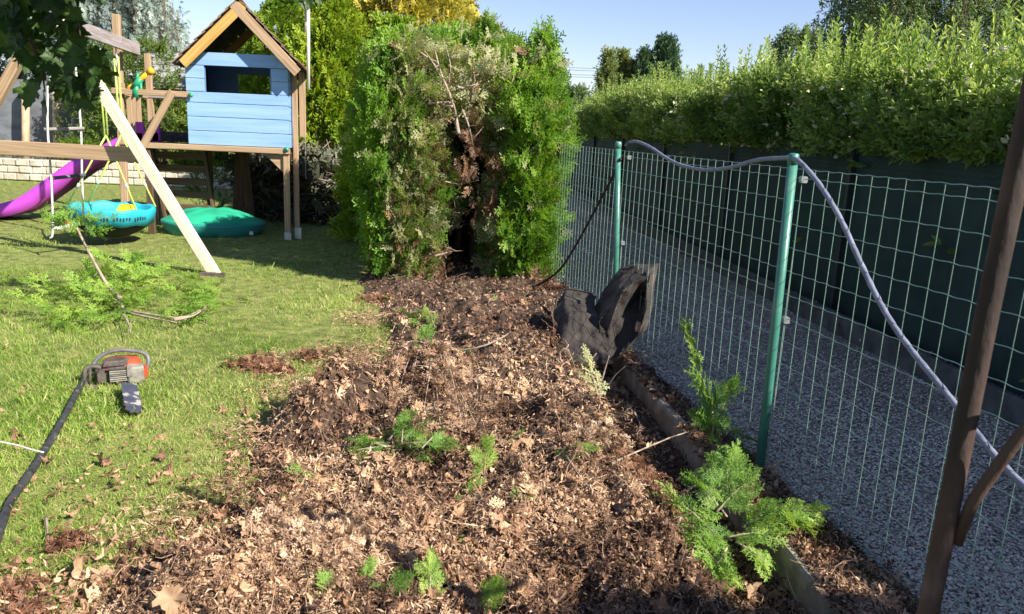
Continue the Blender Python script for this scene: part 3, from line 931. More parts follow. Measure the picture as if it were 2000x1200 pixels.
# ------------------------------------------------------------------ swing frame
sw = thing('swing_frame', 'wooden A-frame swing stand with long crossbar and pale diagonal leg', 'swing frame', (-4.9, 8.3, 0))
apex = np.array([-4.86, 8.28, 2.60])
mb = MB(); beam(mb, (-3.085, 7.84, -.02), apex + np.array([.03, 0, 0]), .105, .085, up=(0, 1, 0)); leg = mb.build('leg', M['timber_pale'], sw)
mb = MB(); beam(mb, (-6.68, 8.35, -.02), apex + np.array([-.03, .01, 0]), .105, .085, up=(0, 1, 0)); mb.build('leg', M['timber'], sw)
mb = MB(); box(mb, gz(415, 541) + np.array([0, 0, .02]), (.26, .05, .05)); mb.V[0] = mb.V[0]; mb.build('ground_anchor', M['saw_dark'], leg)
mb = MB(); beam(mb, (-6.05, 8.37, 1.20), (-3.93, 8.20, 1.185), .05, .155); mb.build('crossbar', M['timber'], sw)
ba, bb = np.array([-4.80, 8.05, 2.52]), np.array([-5.14, 10.62, 2.44])
mb = MB(); beam(mb, ba, bb, .10, .11); mb.build('top_beam', M['timber'], sw)
mb = MB()
dB = nrm(bb - ba); LB_ = np.linalg.norm(bb - ba); sideB = np.array([dB[1], -dB[0], 0])
for k in range(8):
    a = ba + dB * (LB_ * k / 8 + .003) + sideB * .062; b = ba + dB * (LB_ * (k + 1) / 8 - .003) + sideB * .062
    beam(mb, a, b, .02, .15, ch=.003)
mb.build('beam_cladding', M['timber_grey'], sw)
for k, y in enumerate((8.4, 8.9, 9.45, 9.95)):
    f = (y - ba[1]) / (bb[1] - ba[1]); p = ba + (bb - ba) * f
    mb = MB(); tube(mb, [p + (0, 0, -.055), p + (0, .01, -.10), p + (0, -.02, -.14), p + (0, .015, -.17)], .009, 6); mb.build('hook', M['steel'], sw, True)

# nest swing hanging from the beam
ns_ = thing('nest_swing', 'turquoise round nest swing with black net bowl hanging on lime ropes', 'nest swing', (-5.07, 9.6, .4))
cN = np.array([-5.07, 9.62, .40]); RN = .50
mb = MB()
prof = [(.44, -.125), (.47, -.13), (.505, .045), (.50, .07), (.475, .075), (.45, .05), (.42, -.08), (.44, -.125)]
lathe(mb, prof[:-1], cN, 48); V = mb.V[0]; V[:, 2] += .012 * np.sin(np.arctan2(V[:, 1] - cN[1], V[:, 0] - cN[0]) * 9) + (V[:, 0] - cN[0]) * -.03
mb.build('padded_ring', M['turquoise'], ns_, True)
mb = MB()
prof = [(.465, -.10), (.42, -.16), (.33, -.23), (.2, -.29), (.08, -.315), (0, -.32)]
lathe(mb, prof, cN, 40); mb.build('net_bowl', M['black_cloth'], ns_, True)
mb = MB()
r2 = np.random.default_rng(3)
for k in range(26):
    a = radians(-118 + k * 4.1) ; rr = .492
    if k % 7 == 6: continue
    c = cN + np.array([rr * cos(a), rr * sin(a), -.045 + .004 * r2.normal()])
    tdir = np.array([-sin(a), cos(a), 0])
    mb = MB(); beam(mb, c - tdir * .009, c + tdir * .009, .004, .03 + .015 * r2.random(), ch=.001); mb.build('printed_mark', M['black_cloth'], ns_)
for (y, zsplit) in ((9.45, 1.34), (9.95, 1.34)):
    f = (y - ba[1]) / (bb[1] - ba[1]); p = ba + (bb - ba) * f
    top = p + np.array([0, 0, -.17]); sp_ = np.array([p[0] - .0, y, zsplit])
    mb = MB()
    tube(mb, [top + (-.025, 0, 0), sp_ + (-.018, 0, 0)], .012, 7); tube(mb, [top + (.025, 0, 0), sp_ + (.018, 0, 0)], .012, 7)
    ang = (200, 330) if y < 9.7 else (150, 25)
    for a in ang:
        q = cN + np.array([RN * cos(radians(a)), RN * sin(radians(a)), .06])
        tube(mb, [sp_, q], .011, 7)
    rp = mb.build('rope', M['lime_rope'], ns_, True)
    mb = MB(); tube(mb, [top + (0, 0, .04), top + (.01, 0, -.02), top + (-.01, 0, -.10), top + (0, 0, -.13)], .013, 7); mb.build('carabiner', M['steel'], rp, True)
    for a in ang:
        q = cN + np.array([RN * cos(radians(a)), RN * sin(radians(a)), .06]); u = nrm(sp_ - q)
        mb = MB(); tube(mb, [q + u * .28, q + u * .34], .017, 8); mb.build('rope_clamp', M['white_rope'], rp, True)
# yellow toy in the nest, red toy on the grass, small white toy under the nest
mb = MB(); V = [(-.12, -.06, 0), (.12, -.06, 0), (.10, .08, 0), (-.10, .08, 0), (-.04, -.05, .12), (.07, -.05, .11), (.06, .07, .11), (-.04, .07, .12)]
mb.add(np.array(V) + at(246, 418, 9.45), BOXF); toy = mb.build('toy_bucket', M['yellow']); tag(toy, 'yellow plastic toy lying in the turquoise nest swing', 'toy')
mb = MB(); c = gz(142, 446); lathe(mb, [(.0, .002), (.10, .004), (.115, .05), (.10, .10), (.06, .13), (0, .135)], c, 18); tb = mb.build('toy_ball', M['red'], smooth=True); tag(tb, 'red orange toy lying on the grass behind the rope ladder', 'toy')

# rope ladder
rl = thing('rope_ladder', 'white rope ladder with wooden rungs hanging from the swing beam', 'rope ladder', at(98, 345, 8.5))
La = [at(93, 90, 8.45), at(93, 170, 8.45), at(93, 253, 8.45), at(100, 348, 8.4), at(103, 450, 8.4), at(98, 466, 8.4)]
Lb = [at(146, 90, 8.75), at(150, 158, 8.75), at(158, 251, 8.75), at(160, 342, 8.75), at(163, 425, 8.75)]
for Pp, e in ((La, None), (Lb, None)):
    mb = MB(); tube(mb, spline(Pp, 24), .012, 7); mb.build('rope', M['white_rope'], rl, True)
mb = MB(); tube(mb, spline([at(163, 425, 8.75), at(168, 440, 8.7), at(185, 458, 8.7)], 8), .012, 7); mb.build('rope_tail', M['white_rope'], rl, True)
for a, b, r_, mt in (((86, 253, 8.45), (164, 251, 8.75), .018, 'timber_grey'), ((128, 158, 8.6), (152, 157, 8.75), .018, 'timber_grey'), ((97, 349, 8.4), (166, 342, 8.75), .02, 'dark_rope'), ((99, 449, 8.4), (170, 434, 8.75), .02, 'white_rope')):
    mb = MB(); tube(mb, [at(*a), at(*b)], r_, 8); mb.build('rung', M[mt], rl, True)

# green sandbox with a domed lid
sb = thing('sandbox', 'green plastic shell sandbox with domed lid under the playhouse', 'sandbox', (-4.28, 10.75, 0))
cS = np.array([-4.28, 10.85, 0])
mb = MB(); lathe(mb, [(.66, 0), (.69, .10), (.715, .16), (.715, .185), (.66, .19)], cS, 40, 1, .78); mb.build('tub', M['sand_teal'], sb, True)
mb = MB()
n = 48; V = []
pr = [(.70, .19), (.675, .20), (.60, .225), (.50, .275), (.36, .32), (.20, .345), (.0, .35)]
for (r_, z) in pr:
    for k in range(n):
        a = 2 * pi * k / n
        rib = .5 + .5 * cos(6 * a)
        rr = r_ * (1 + .02 * rib)
        V.append(cS + np.array([rr * cos(a), rr * sin(a) * .78, z + .02 * (rib ** 6) * (r_ < .62) * (r_ > .1)]))
Fq = [(i * n + k, i * n + (k + 1) % n, i * n + n + (k + 1) % n, i * n + n + k) for i in range(len(pr) - 1) for k in range(n)]
mb.add(V, Fq); mb.build('lid', M['sand_green'], sb, True)
mb = MB(); box(mb, at(491, 456, 10.33), (.05, .02, .05)); mb.build('latch', M['chime'], sb)

# ------------------------------------------------------------------ things at the back of the garden
gs = thing('garden_screen_fence', 'grey fabric screen fence on peeled log posts behind the slide', 'fence', (-11.5, 19.3, 0))
mb = MB(); V = []
xs = np.arange(-15.5, -9.9, .12); zs = np.linspace(.3, 2.32, 16)
for x in xs:
    for z in zs:
        V.append((x, 19.6 + .05 * float(n2(x, z, 1.3, 3, .7)), z + .03 * float(n2(x, 0, .8, 2, 3.)) * (z > 2.2)))
grid(mb, V, len(xs), len(zs)); mb.build('fabric_panel', M['grey_screen'], gs, True)
for x0, x1 in ((-12.27, -12.06), (-11.46, -11.32), (-14.0, -13.8)):
    mb = MB(); tube(mb, [(x0, 19.3, 0), ((x0 + x1) / 2, 19.3, 1.1), (x1, 19.3, 2.17)], [.10, .09, .085], 10); mb.build('log_post', M['log'], gs, True)
mb = MB()
for row in range(3):
    x = -16.0 + .14 * row
    while x < -6.4:
        w = .30 + rng.uniform(-.02, .02)
        box(mb, (x + w / 2, 17.9 + rng.normal(0, .012), .09 + .165 * row), (w - .014, .25, .155), ch=.02)
        x += w
o = mb.build('block_wall', M['block']); tag(o, 'low pale stone block garden wall at the back of the lawn', 'wall')

sh = thing('shed', 'dark slatted wooden shed with grey roof beyond the deck', 'shed', (-8.5, 19.6, 0))
mb = MB()
for k in range(15):
    beam(mb, (-9.85, 19.4, .08 + .15 * k), (-7.25, 19.4, .08 + .15 * k), .03, .13)
beam(mb, (-9.85, 19.44, 1.1), (-7.25, 19.44, 1.1), .02, 2.2)
mb.build('slat_wall', M['shed_wood'], sh)
mb = MB()
V = [(-10.2, 19.1, 2.26), (-7.05, 19.1, 2.22), (-7.05, 21.3, 3.15), (-10.2, 21.3, 3.19)]
V = V + [(a, b, c + .06) for a, b, c in V]
mb.add(V, [(3, 2, 1, 0), (4, 5, 6, 7), (0, 1, 5, 4), (1, 2, 6, 5), (2, 3, 7, 6), (3, 0, 4, 7)])
for k in range(5):
    f = k / 5
    beam(mb, (-10.2, 19.08 + 2.2 * f, 2.34 + .93 * f), (-7.05, 19.08 + 2.2 * f, 2.30 + .93 * f), .02, .03)
mb.build('roof', M['shed_roof'], sh)

# ------------------------------------------------------------------ foliage builders
def crown_pts(c, R, z0, h, N, prof=None, depth=.35, lump=.18, seed=0., cone=.75):
    """points through the outer shell of a crown, with outward directions"""
    z = rng.random(N) ** .85
    a = rng.uniform(0, 2 * pi, N)
    if prof is None: r = (1 - z ** 2.2 * cone) * np.where(z > .93, .8, 1)
    else: r = np.interp(z, *prof)
    dirv = np.stack([np.cos(a), np.sin(a), np.zeros(N)], -1)
    P0 = np.stack([np.cos(a) * r * 1.3, np.sin(a) * r * 1.3, z * h / max(R[0], .1) * 1.2], -1)
    lum = 1 + lump * fbm(P0 * 1.6 + seed, 3)
    dep = 1 - depth * rng.random(N) ** 2
    rr = r * lum * dep
    P = np.stack([c[0] + R[0] * rr * np.cos(a), c[1] + R[1] * rr * np.sin(a), z0 + z * h * (1 + .06 * lum)], -1)
    out = nrm(dirv + np.stack([np.zeros(N), np.zeros(N), .25 + 1.1 * np.clip(z - .6, 0, 1)], -1))
    return P, out, lum, dep
def conifer(name, label, cat, c, R, h, N, T, mat, size=(.22, .36), z0=.1, prof=None, group=None, lump=.18, upw=.55, trunk=True, seed=0., bias=.5):
    t = thing(name, label, cat, (c[0], c[1], 0), group)
    P, out, lum, dep = crown_pts(c, R, z0, h, N, prof, lump=lump, seed=seed)
    k = inview(P, 300, 300); P, out, lum, dep = P[k], out[k], lum[k], dep[k]
    d = nrm(out * .8 + np.array([0, 0, upw]) + rng.normal(0, .32, P.shape))
    n = nrm(np.cross(d, np.array([0, 0, 1.])) + rng.normal(0, .5, P.shape))
    mb = MB()
    kk = rng.integers(0, len(T), len(P))
    tint = np.clip(bias + .25 * (lum - 1) / .18 * .5 + rng.normal(0, .1, len(P)), .05, .95)
    for j in range(len(T)):
        m = kk == j
        scatter(mb, T[j], P[m] - d[m] * .08, rots(d[m], n[m]), rng.uniform(*size, m.sum()), tint[m])
    mb.build('crown', M[mat], t)
    if trunk:
        mb = MB(); tube(mb, [(c[0], c[1], 0), (c[0], c[1] + .03, h * .5), (c[0], c[1], h * .9)], [R[0] * .12, R[0] * .08, .015], 8); mb.build('trunk', M['bark'], t, True)
    return t
def core(t, c, R, z0, h, mat, prof=None):
    pass
BK = 'conifers behind the playhouse'
conifer('hedge_conifer', 'bright green conifer filling the gap just right of the playhouse roof', 'conifer', (-3.45, 14.8), (1.25, 1.0), 3.35, 4200, SPRAY_LO, 'hedge', (.22, .36), group=BK, seed=1., bias=.74)
conifer('hedge_conifer', 'green conifer standing close behind the cut thuja on its left', 'conifer', (-1.72, 10.7), (.62, .7), 2.6, 3400, SPRAY_LO, 'hedge', (.2, .32), group=BK, seed=2., bias=.66)
conifer('hedge_conifer', 'feathery green conifer seen through and above the playhouse gable', 'conifer', (-5.5, 18.6), (1.25, .9), 3.95, 3000, SPRAY_LO, 'hedge', (.22, .36), group=BK, seed=3., prof=([0, .5, .75, .9, 1], [1, 1, .75, .35, .08]), bias=.6)
conifer('hedge_conifer', 'low green conifer seen through the left of the playhouse gable', 'conifer', (-6.95, 19.2), (1.25, .9), 3.05, 2400, SPRAY_LO, 'hedge', (.22, .36), group=BK, seed=4., bias=.6)
conifer('golden_conifer', 'tall golden yellow conifer rising behind the cut thuja', 'conifer', (-2.15, 15.6), (1.4, 1.2), 5.4, 7000, SPRAY_LO, 'golden', (.2, .34), seed=5., prof=([0, .55, .8, 1], [1, 1, .62, .2]), lump=.25, bias=.6)

# brush pile
bp = thing('brush_pile', 'heap of cut dead branches dumped in the shade behind the playhouse', 'brush pile', (-3.8, 13.8, 0))
Np = 2400
px_ = rng.uniform(-4.4, -2.5, Np); py2 = rng.normal(13.1, .3, Np)
hh = (1.0 - .25 * ((px_ + 3.7) / 1.2) ** 2 + .15 * n2(px_, py2, 2.5, 2, 1.)) * rng.random(Np) ** .7
P = np.stack([px_, py2, np.maximum(hh, .03)], -1)
d = nrm(rnd_dir(Np) * np.array([1, 1, .45]))
mb = MB()
for j in range(4):
    m = np.arange(Np) % 4 == j
    scatter(mb, SPRAY_LO[j], P[m], rots(d[m], rnd_dir(m.sum())), rng.uniform(.25, .5, m.sum()), np.clip(.40 + rng.normal(0, .18, m.sum()), 0, 1))
mb.build('dead_foliage', M['brush'], bp)
mb = MB()
for j in range(5):
    m = np.arange(Np) % 5 == j
    m = m & (rng.random(Np) < .55)
    scatter(mb, TWIG[j], P[m], rots(d[m], rnd_dir(m.sum())), rng.uniform(.3, .75, m.sum()), .5)
mb.build('branches', M['twig'], bp)

# weeping blue cedar
def weeping(name, label, cat, mat, strands, T, step, size, trunk=None, group=None, tb=.5):
    t = thing(name, label, cat, trunk[0] if trunk is not None else strands[0][0])
    PP, DD, TT = [], [], []
    stems = MB()
    for (p, L, tv) in strands:
        p = np.asarray(p, float); n = max(3, int(L / step))
        sw_ = rng.normal(0, .12, 2)
        Q = np.array([p + np.array([sw_[0] * (s / n), sw_[1] * (s / n), -L * s / n]) + rng.normal(0, .02, 3) for s in range(n + 1)])
        if rng.random() < .5: tube(stems, Q[::max(1, n // 4)], .008, 3, .5, False)
        PP.append(Q); DD.append(np.tile([0, 0, -1.], (n + 1, 1)) + rng.normal(0, .55, (n + 1, 3))); TT.append(np.clip(tv + rng.normal(0, .1, n + 1), 0, 1))
    P = np.vstack(PP); D = nrm(np.vstack(DD)); TT = np.concatenate(TT)
    k = inview(P, 250, 200); P, D, TT = P[k], D[k], TT[k]
    mb = MB(); kk = rng.integers(0, len(T), len(P))
    for j in range(len(T)):
        m = kk == j
        scatter(mb, T[j], P[m], rots(D[m], rnd_dir(m.sum())), rng.uniform(*size, m.sum()), TT[m])
    mb.build('crown', M[mat], t)
    if stems.V: stems.build('twigs', M['bark'], t)
    if trunk is not None:
        mb = MB(); tube(mb, trunk, np.linspace(.16, .05, len(trunk)), 8); mb.build('trunk', M['bark'], t, True)
    return t
st = []
for k in range(620):
    x = rng.uniform(-14.2, -9.2); y = rng.normal(22.2, .7)
    top = np.interp(x, [-14.5, -13, -11, -10, -9.5, -9.15], [5.6, 6.4, 6.2, 5.2, 4.5, 3.2]) + rng.normal(0, .25) - abs(y - 22.2) * .3
    st.append(((x, y, top - rng.random() ** 2 * 1.6), rng.uniform(.7, 2.3), np.clip(.5 + .35 * float(noise3(np.array([x * 2.2, y * 2, 0]))), 0, 1)))
weeping('weeping_cedar', 'tall blue grey weeping cedar with hanging branches beyond the swing', 'tree', 'cedar', st, SPRAY_LO, .11, (.14, .24), [(-11.2, 22.6, 0), (-11.1, 22.6, 3), (-11.3, 22.6, 6.2)])
st = []
for k in range(1500):
    x = rng.uniform(6.4, 11.8); y = rng.normal(16.5, .8)
    top = np.interp(x, [6.3, 7.0, 8, 12], [5.2, 6.2, 7.4, 8.5])
    z = rng.uniform(3.3, top)
    st.append(((x, y, z), rng.uniform(.4, 1.5) if x < 7.1 else rng.uniform(.5, 1.6), np.clip(.5 + .4 * float(noise3(np.array([x * 1.3, y, z * 1.3]))), 0, 1)))
weeping('birch_tree', 'weeping birch hanging over the tall hedge in the upper right', 'tree', 'birch', st, SHOOT_LO, .11, (.14, .26), [(9.6, 17.2, 0), (9.5, 17.2, 4), (9.2, 17.0, 8.5)])

conifer('blue_conifer', 'dark blue green conifer behind the grey screen at the far left', 'tree', (-15.2, 24), (2.6, 1.5), 6.0, 2600, SPRAY_LO, 'cedar', (.3, .5), seed=21., bias=.3)
# far trees
conifer('columnar_tree', 'slender pale columnar tree, leftmost of three beyond the hedge', 'tree', (4.25, 40), (.5, .5), 5.05, 1300, SHOOT_LO, 'pale_tree', (.35, .6), prof=([0, .5, .8, 1], [1, .9, .45, .05]), group='pale columnar trees', seed=6.)
conifer('columnar_tree', 'slender pale columnar tree, middle of three beyond the hedge', 'tree', (5.0, 40.5), (.42, .5), 5.1, 1300, SHOOT_LO, 'pale_tree', (.35, .6), prof=([0, .5, .8, 1], [1, .9, .45, .05]), group='pale columnar trees', seed=7.)
conifer('columnar_tree', 'shortest pale columnar tree, next to the dark pines', 'tree', (5.6, 40.3), (.34, .4), 4.75, 900, SHOOT_LO, 'pale_tree', (.35, .6), prof=([0, .5, .8, 1], [1, .9, .45, .05]), group='pale columnar trees', seed=8.)
conifer('pine_tree', 'narrow dark pine left of the larger pine beyond the hedge', 'tree', (5.95, 39.5), (.27, .3), 5.2, 900, SPRAY_LO, 'pine', (.3, .55), prof=([0, .6, .85, 1], [1, .9, .5, .1]), group='dark pines', seed=9., lump=.3)
conifer('pine_tree', 'broad dark pine rising highest above the hedge', 'tree', (6.95, 39.5), (.68, .65), 5.75, 2000, SPRAY_LO, 'pine', (.32, .6), prof=([0, .6, .8, .92, 1], [1, .9, .75, .4, .1]), group='dark pines', seed=10., lump=.3)
conifer('broadleaf_tree', 'dark leafy tree showing above the middle of the hedge', 'tree', (10.4, 31), (1.05, .8), 5.25, 1500, SHOOT_LO, 'birch', (.3, .5), prof=([0, .5, .85, 1], [.7, 1, .8, .3]), seed=11., lump=.35)
conifer('round_tree', 'small hazy tree at the far left end of the hedge', 'tree', (3.6, 52), (1.2, 1.0), 3.9, 700, SHOOT_LO, 'birch', (.5, .8), prof=([0, .6, 1], [.8, 1, .3]), seed=12.)
for k, (za, zb_) in enumerate(((6.58, 6.85), (6.50, 6.62), (6.05, 6.35), (5.95, 6.15))):
    mb = MB(); P = [(-60 + 16 * i, 62, za + (zb_ - za) * (i / 6 if i < 6 else 1) - .25 * sin(pi * i / 14)) for i in range(15)]
    tube(mb, P, .022, 5); o = mb.build('power_line', M['wire'])
    tag(o, ('highest', 'second highest', 'third highest', 'lowest')[k] + ' thin power cable crossing the sky beyond the hedge', 'power line', 'power cables')

# bushes at the back
def bush(label, c, R, h, N, mat, size, T=SHOOT, seed=0., z0=.1, name='shrub', group=None, stem=True):
    t = thing(name, label, 'shrub', (c[0], c[1], 0), group)
    P, out, lum, dep = crown_pts(c, R, z0, h, N, ([0, .4, .8, 1], [.7, 1, .8, .25]), depth=.6, lump=.3, seed=seed)
    d = nrm(out * .7 + np.array([0, 0, .7]) + rng.normal(0, .35, P.shape))
    mb = MB(); kk = rng.integers(0, len(T), N)
    for j in range(len(T)):
        m = kk == j
        scatter(mb, T[j], P[m], rots(d[m], rnd_dir(m.sum())), rng.uniform(*size, m.sum()), np.clip(.5 + .5 * (lum[m] - 1) + rng.normal(0, .12, m.sum()), 0, 1))
    mb.build('foliage', M[mat], t)
    if stem:
        mb = MB()
        for k in range(6):
            a = rng.uniform(0, 6.28); tube(mb, [(c[0], c[1], 0), (c[0] + R[0] * .4 * cos(a), c[1] + R[1] * .4 * sin(a), h * .6)], [.02, .008], 5)
        mb.build('stems', M['bark'], t)
    return t
bush('leafy yellow green shrub behind the lime swing ropes', (-9.6, 18.7), (.9, .5), 2.4, 420, 'shrub', (.22, .4), seed=1., z0=.5)
bush('leafy shrub beside the shed behind the deck', (-8.7, 18.8), (.85, .5), 2.6, 420, 'shrub', (.2, .36), seed=2., z0=.4)
bush('low shrub growing against the slatted shed', (-7.75, 18.5), (.62, .35), 1.72, 260, 'shrub', (.18, .32), seed=3.)
bush('yellow green low plant on the block wall at the far left', (-12.2, 17.95), (.55, .22), .35, 160, 'shrub', (.12, .2), seed=4., z0=.45, stem=False)
bush('pale grey plant on the block wall beside the log post', (-11.2, 17.95), (.5, .2), .22, 140, 'violet_shrub', (.1, .18), seed=5., z0=.46, stem=False)
bush('dark leafy plant on the block wall behind the rope ladder', (-10.2, 18.1), (.55, .25), .45, 160, 'hedge', (.12, .2), seed=6., z0=.46, stem=False)
bush('small green plant at the foot of the climbing ladder', (-5.0, 12.6), (.35, .3), .6, 110, 'shrub', (.12, .22), seed=7., stem=False)
bush('dark shrub against the grey screen fence', (-10.6, 19.1), (.6, .3), 1.7, 260, 'birch', (.16, .3), seed=8., z0=.5)

# ------------------------------------------------------------------ the half-cut thuja
th = thing('thuja_shrub', 'tall half-cut thuja hedge end with a dark hollow in its middle', 'hedge', (-.5, 8.6, 0))
PR = ([0, .1, .45, .8, .93, 1], [.86, .96, 1, .93, .66, .2])
lobes = [  # centre, radii, height, count, seed, profile
    ((-1.17, 8.45), (.5, .85), 2.3, 3400, 1., PR),
    ((.07, 8.75), (.43, .90), 2.15, 3400, 2., PR),
    ((-.55, 9.55), (.9, .75), 2.5, 3200, 3., PR),
    ((-.40, 8.95), (.24, .28), 2.56, 600, 4., ([0, .6, .85, 1], [1, 1, .6, .1])),
    ((.22, 8.35), (.15, .22), 2.42, 420, 5., ([0, .8, .93, 1], [1, 1, .6, .1])),
    ((-.95, 8.9), (.42, .45), 2.38, 900, 6., ([0, .7, .9, 1], [1, 1, .6, .15])),
]
GP, GD, GT, DP, DD, DT, RP, RD = [], [], [], [], [], [], [], []
for (c, R, h, n, sd, pr) in lobes:
    P, out, lum, dep = crown_pts(c, R, .06, h, n, pr, depth=.28, lump=.22, seed=sd)
    d = nrm(out * .75 + np.array([0, -.12, .42]) + rng.normal(0, .38, P.shape))
    inner = np.zeros(n, bool)
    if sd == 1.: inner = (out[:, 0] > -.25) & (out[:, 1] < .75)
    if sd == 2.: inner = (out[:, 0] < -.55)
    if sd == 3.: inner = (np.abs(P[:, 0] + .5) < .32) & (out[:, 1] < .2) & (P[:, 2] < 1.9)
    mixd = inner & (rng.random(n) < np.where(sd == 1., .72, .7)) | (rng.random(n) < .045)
    if sd == 3.: keep = ~((np.abs(P[:, 0] + .5) < .33) & (out[:, 1] < 0) & (P[:, 2] < 1.75) & (rng.random(n) < .8))
    else: keep = np.ones(n, bool)
    # the hollow itself stays open
    hol = (np.abs(P[:, 0] + .53 + .10 * np.sin(P[:, 2] * 4.3 + .6)) < .20 + .09 * noise3(np.stack([P[:, 2] * 3.1, P[:, 2] * 0, P[:, 2] * 0], -1)) + .05 * noise3(P * 6)) & (P[:, 1] < 9.75) & (P[:, 2] < 1.72)
    keep &= ~hol
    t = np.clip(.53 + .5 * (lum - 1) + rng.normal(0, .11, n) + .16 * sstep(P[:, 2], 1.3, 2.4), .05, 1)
    g = keep & ~mixd; b = keep & mixd
    GP.append(P[g]); GD.append(d[g]); GT.append(t[g]); DP.append(P[b]); DD.append(d[b] + np.array([0, 0, -.45])); DT.append(np.clip(t[b] + rng.normal(0, .1, b.sum()), 0, 1))
GP, GD, GT = np.vstack(GP), nrm(np.vstack(GD)), np.concatenate(GT)
DP, DD, DT = np.vstack(DP), nrm(np.vstack(DD)), np.concatenate(DT)
# bleached sprays round the broken top
n = 230
P = np.stack([rng.normal(-.55, .33, n), rng.normal(8.15, .22, n), rng.uniform(1.65, 2.4, n)], -1)
DP = np.vstack([DP, P]); DD = np.vstack([DD, nrm(rnd_dir(n) + np.array([0, -.3, .35]))]); DT = np.concatenate([DT, rng.uniform(.5, .95, n)])
def put_sprays(name, mat, par, P, D, T, temps, size, nb=.6):
    mb = MB(); kk = rng.integers(0, len(temps), len(P))
    nn = np.cross(D, np.array([0, 0, 1.])) + rng.normal(0, nb, P.shape)
    for j in range(len(temps)):
        m = kk == j
        scatter(mb, temps[j], P[m] - D[m] * .06, rots(D[m], nn[m]), rng.uniform(*size, m.sum()), T[m])
    return mb.build(name, M[mat], par)
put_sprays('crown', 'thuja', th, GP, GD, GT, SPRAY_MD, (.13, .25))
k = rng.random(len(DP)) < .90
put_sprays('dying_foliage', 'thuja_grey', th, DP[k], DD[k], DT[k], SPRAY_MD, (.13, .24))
P2 = DP[~k]; 
put_sprays('dead_foliage', 'thuja_dead', th, P2, nrm(DD[~k] + np.array([0, 0, -.6])), DT[~k], SPRAY_MD, (.12, .24))
# dead brown clumps hanging round the hollow
hp_, hd_ = [], []
for (px, py, q_, sx, sz) in ((925, 272, 46, .05, .16), (835, 338, 40, .05, .12), (846, 226, 24, .05, .06), (958, 405, 40, .09, .08), (850, 520, 50, .09, .15), (905, 330, 24, .06, .10), (800, 430, 30, .1, .12), (790, 545, 40, .12, .08), (965, 330, 26, .05, .08), (1040, 540, 26, .06, .05)):
    cc_ = at(px, py, 8.02)
    hp_.append(cc_ + rng.normal(0, 1, (q_, 3)) * np.array([sx, .06, sz])); hd_.append(nrm(rnd_dir(q_) * .6 + np.array([0, -.2, -1.])))
hp_, hd_ = np.vstack(hp_), np.vstack(hd_)
put_sprays('hanging_dead_foliage', 'thuja_dead', th, hp_, hd_, rng.uniform(.2, .8, len(hp_)), SPRAY_MD, (.07, .16))
# back wall of sprays; the hollow's shade is put in their dark tint
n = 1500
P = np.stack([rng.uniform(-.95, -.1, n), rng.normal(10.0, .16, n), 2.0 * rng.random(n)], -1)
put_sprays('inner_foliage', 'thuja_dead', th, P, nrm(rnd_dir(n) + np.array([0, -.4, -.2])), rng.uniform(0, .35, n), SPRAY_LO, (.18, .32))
# trunks and bare branches
mb = MB()
for (x, y, r, hh) in ((-.52, 9.25, .05, 2.0), (-.98, 8.7, .05, 2.1), (.1, 8.6, .05, 2.0), (-.3, 9.5, .045, 2.0), (-.72, 9.4, .035, 1.8)):
    tube(mb, spline([(x, y, -.05), (x + .04, y - .03, .7), (x - .03, y - .08, 1.4), (x + .02, y - .12, hh)], 10), np.linspace(r, r * .35, 10), 8)
mb.build('trunk', M['bark'], th, True)
BR = [[(896, 262), (890, 230), (882, 195), (860, 140), (850, 100)], [(880, 195), (850, 130), (826, 106), (794, 88)], [(860, 150), (842, 118), (828, 98)], [(882, 200), (838, 203), (815, 222)],
      [(884, 208), (860, 207), (828, 205)], [(894, 170), (910, 172), (930, 152), (945, 138)], [(868, 190), (850, 172), (846, 182), (818, 186)], [(890, 180), (876, 160), (880, 130), (872, 95)],
      [(920, 200), (922, 176), (940, 158)], [(903, 215), (915, 245), (925, 290)], [(890, 235), (868, 222)], [(850, 500), (880, 492), (905, 490)], [(838, 418), (868, 414), (898, 416)], [(846, 482), (862, 490), (872, 505)],
      [(1008, 318), (1030, 300), (1062, 272)], [(800, 250), (820, 275), (835, 300)], [(810, 340), (800, 365), (790, 395)], [(790, 470), (770, 505), (765, 540)], [(870, 355), (900, 360), (935, 352)], [(812, 300), (790, 320), (785, 345)],
      [(905, 130), (915, 105), (912, 70)], [(948, 130), (944, 100), (950, 70)]]
for k_, b in enumerate(BR):
    Y = 7.85 if k_ < 10 or k_ > 19 else 7.98
    Pb = spline([at(x, y, Y + .12 * sin(i * 2.1 + k_)) for i, (x, y) in enumerate(b)], 12)
    r0 = .022 if k_ == 0 else (.014 if k_ < 10 else .008)
    mb = MB(); tube(mb, Pb, np.linspace(r0, r0 * .3, 12), 6)
    for q in range(3, 12, 3 if k_ < 10 else 5):
        dd = nrm(rng.normal(size=3) + np.array([0, -.3, .3])); L = rng.uniform(.06, .2)
        tube(mb, [Pb[q], Pb[q] + dd * L * .5 + rng.normal(0, .01, 3), Pb[q] + dd * L], [r0 * .4, r0 * .3, .001], 4)
    mb.build('bare_branch', M['twig'], th, True)
# bare tips standing against the sky
for (x, y, x2, y2) in ((1045, 140, 1040, 112), (1080, 125, 1090, 106), (985, 60, 968, 32), (1052, 135, 1062, 112), (900, 60, 905, 35)):
    mb = MB(); a, b = at(x, y + 15, 8.3), at(x2, y2, 8.3); tube(mb, [a, b], [.006, .002], 5)
    for q in range(9):
        f = rng.uniform(.2, 1); p = a + (b - a) * f; s = rng.choice([-1, 1])
        tube(mb, [p, p + np.array([s * .05, rng.normal(0, .03), .04]) * rng.uniform(.5, 1.4)], [.004, .001], 4)
    mb.build('bare_tip', M['twig'], th)

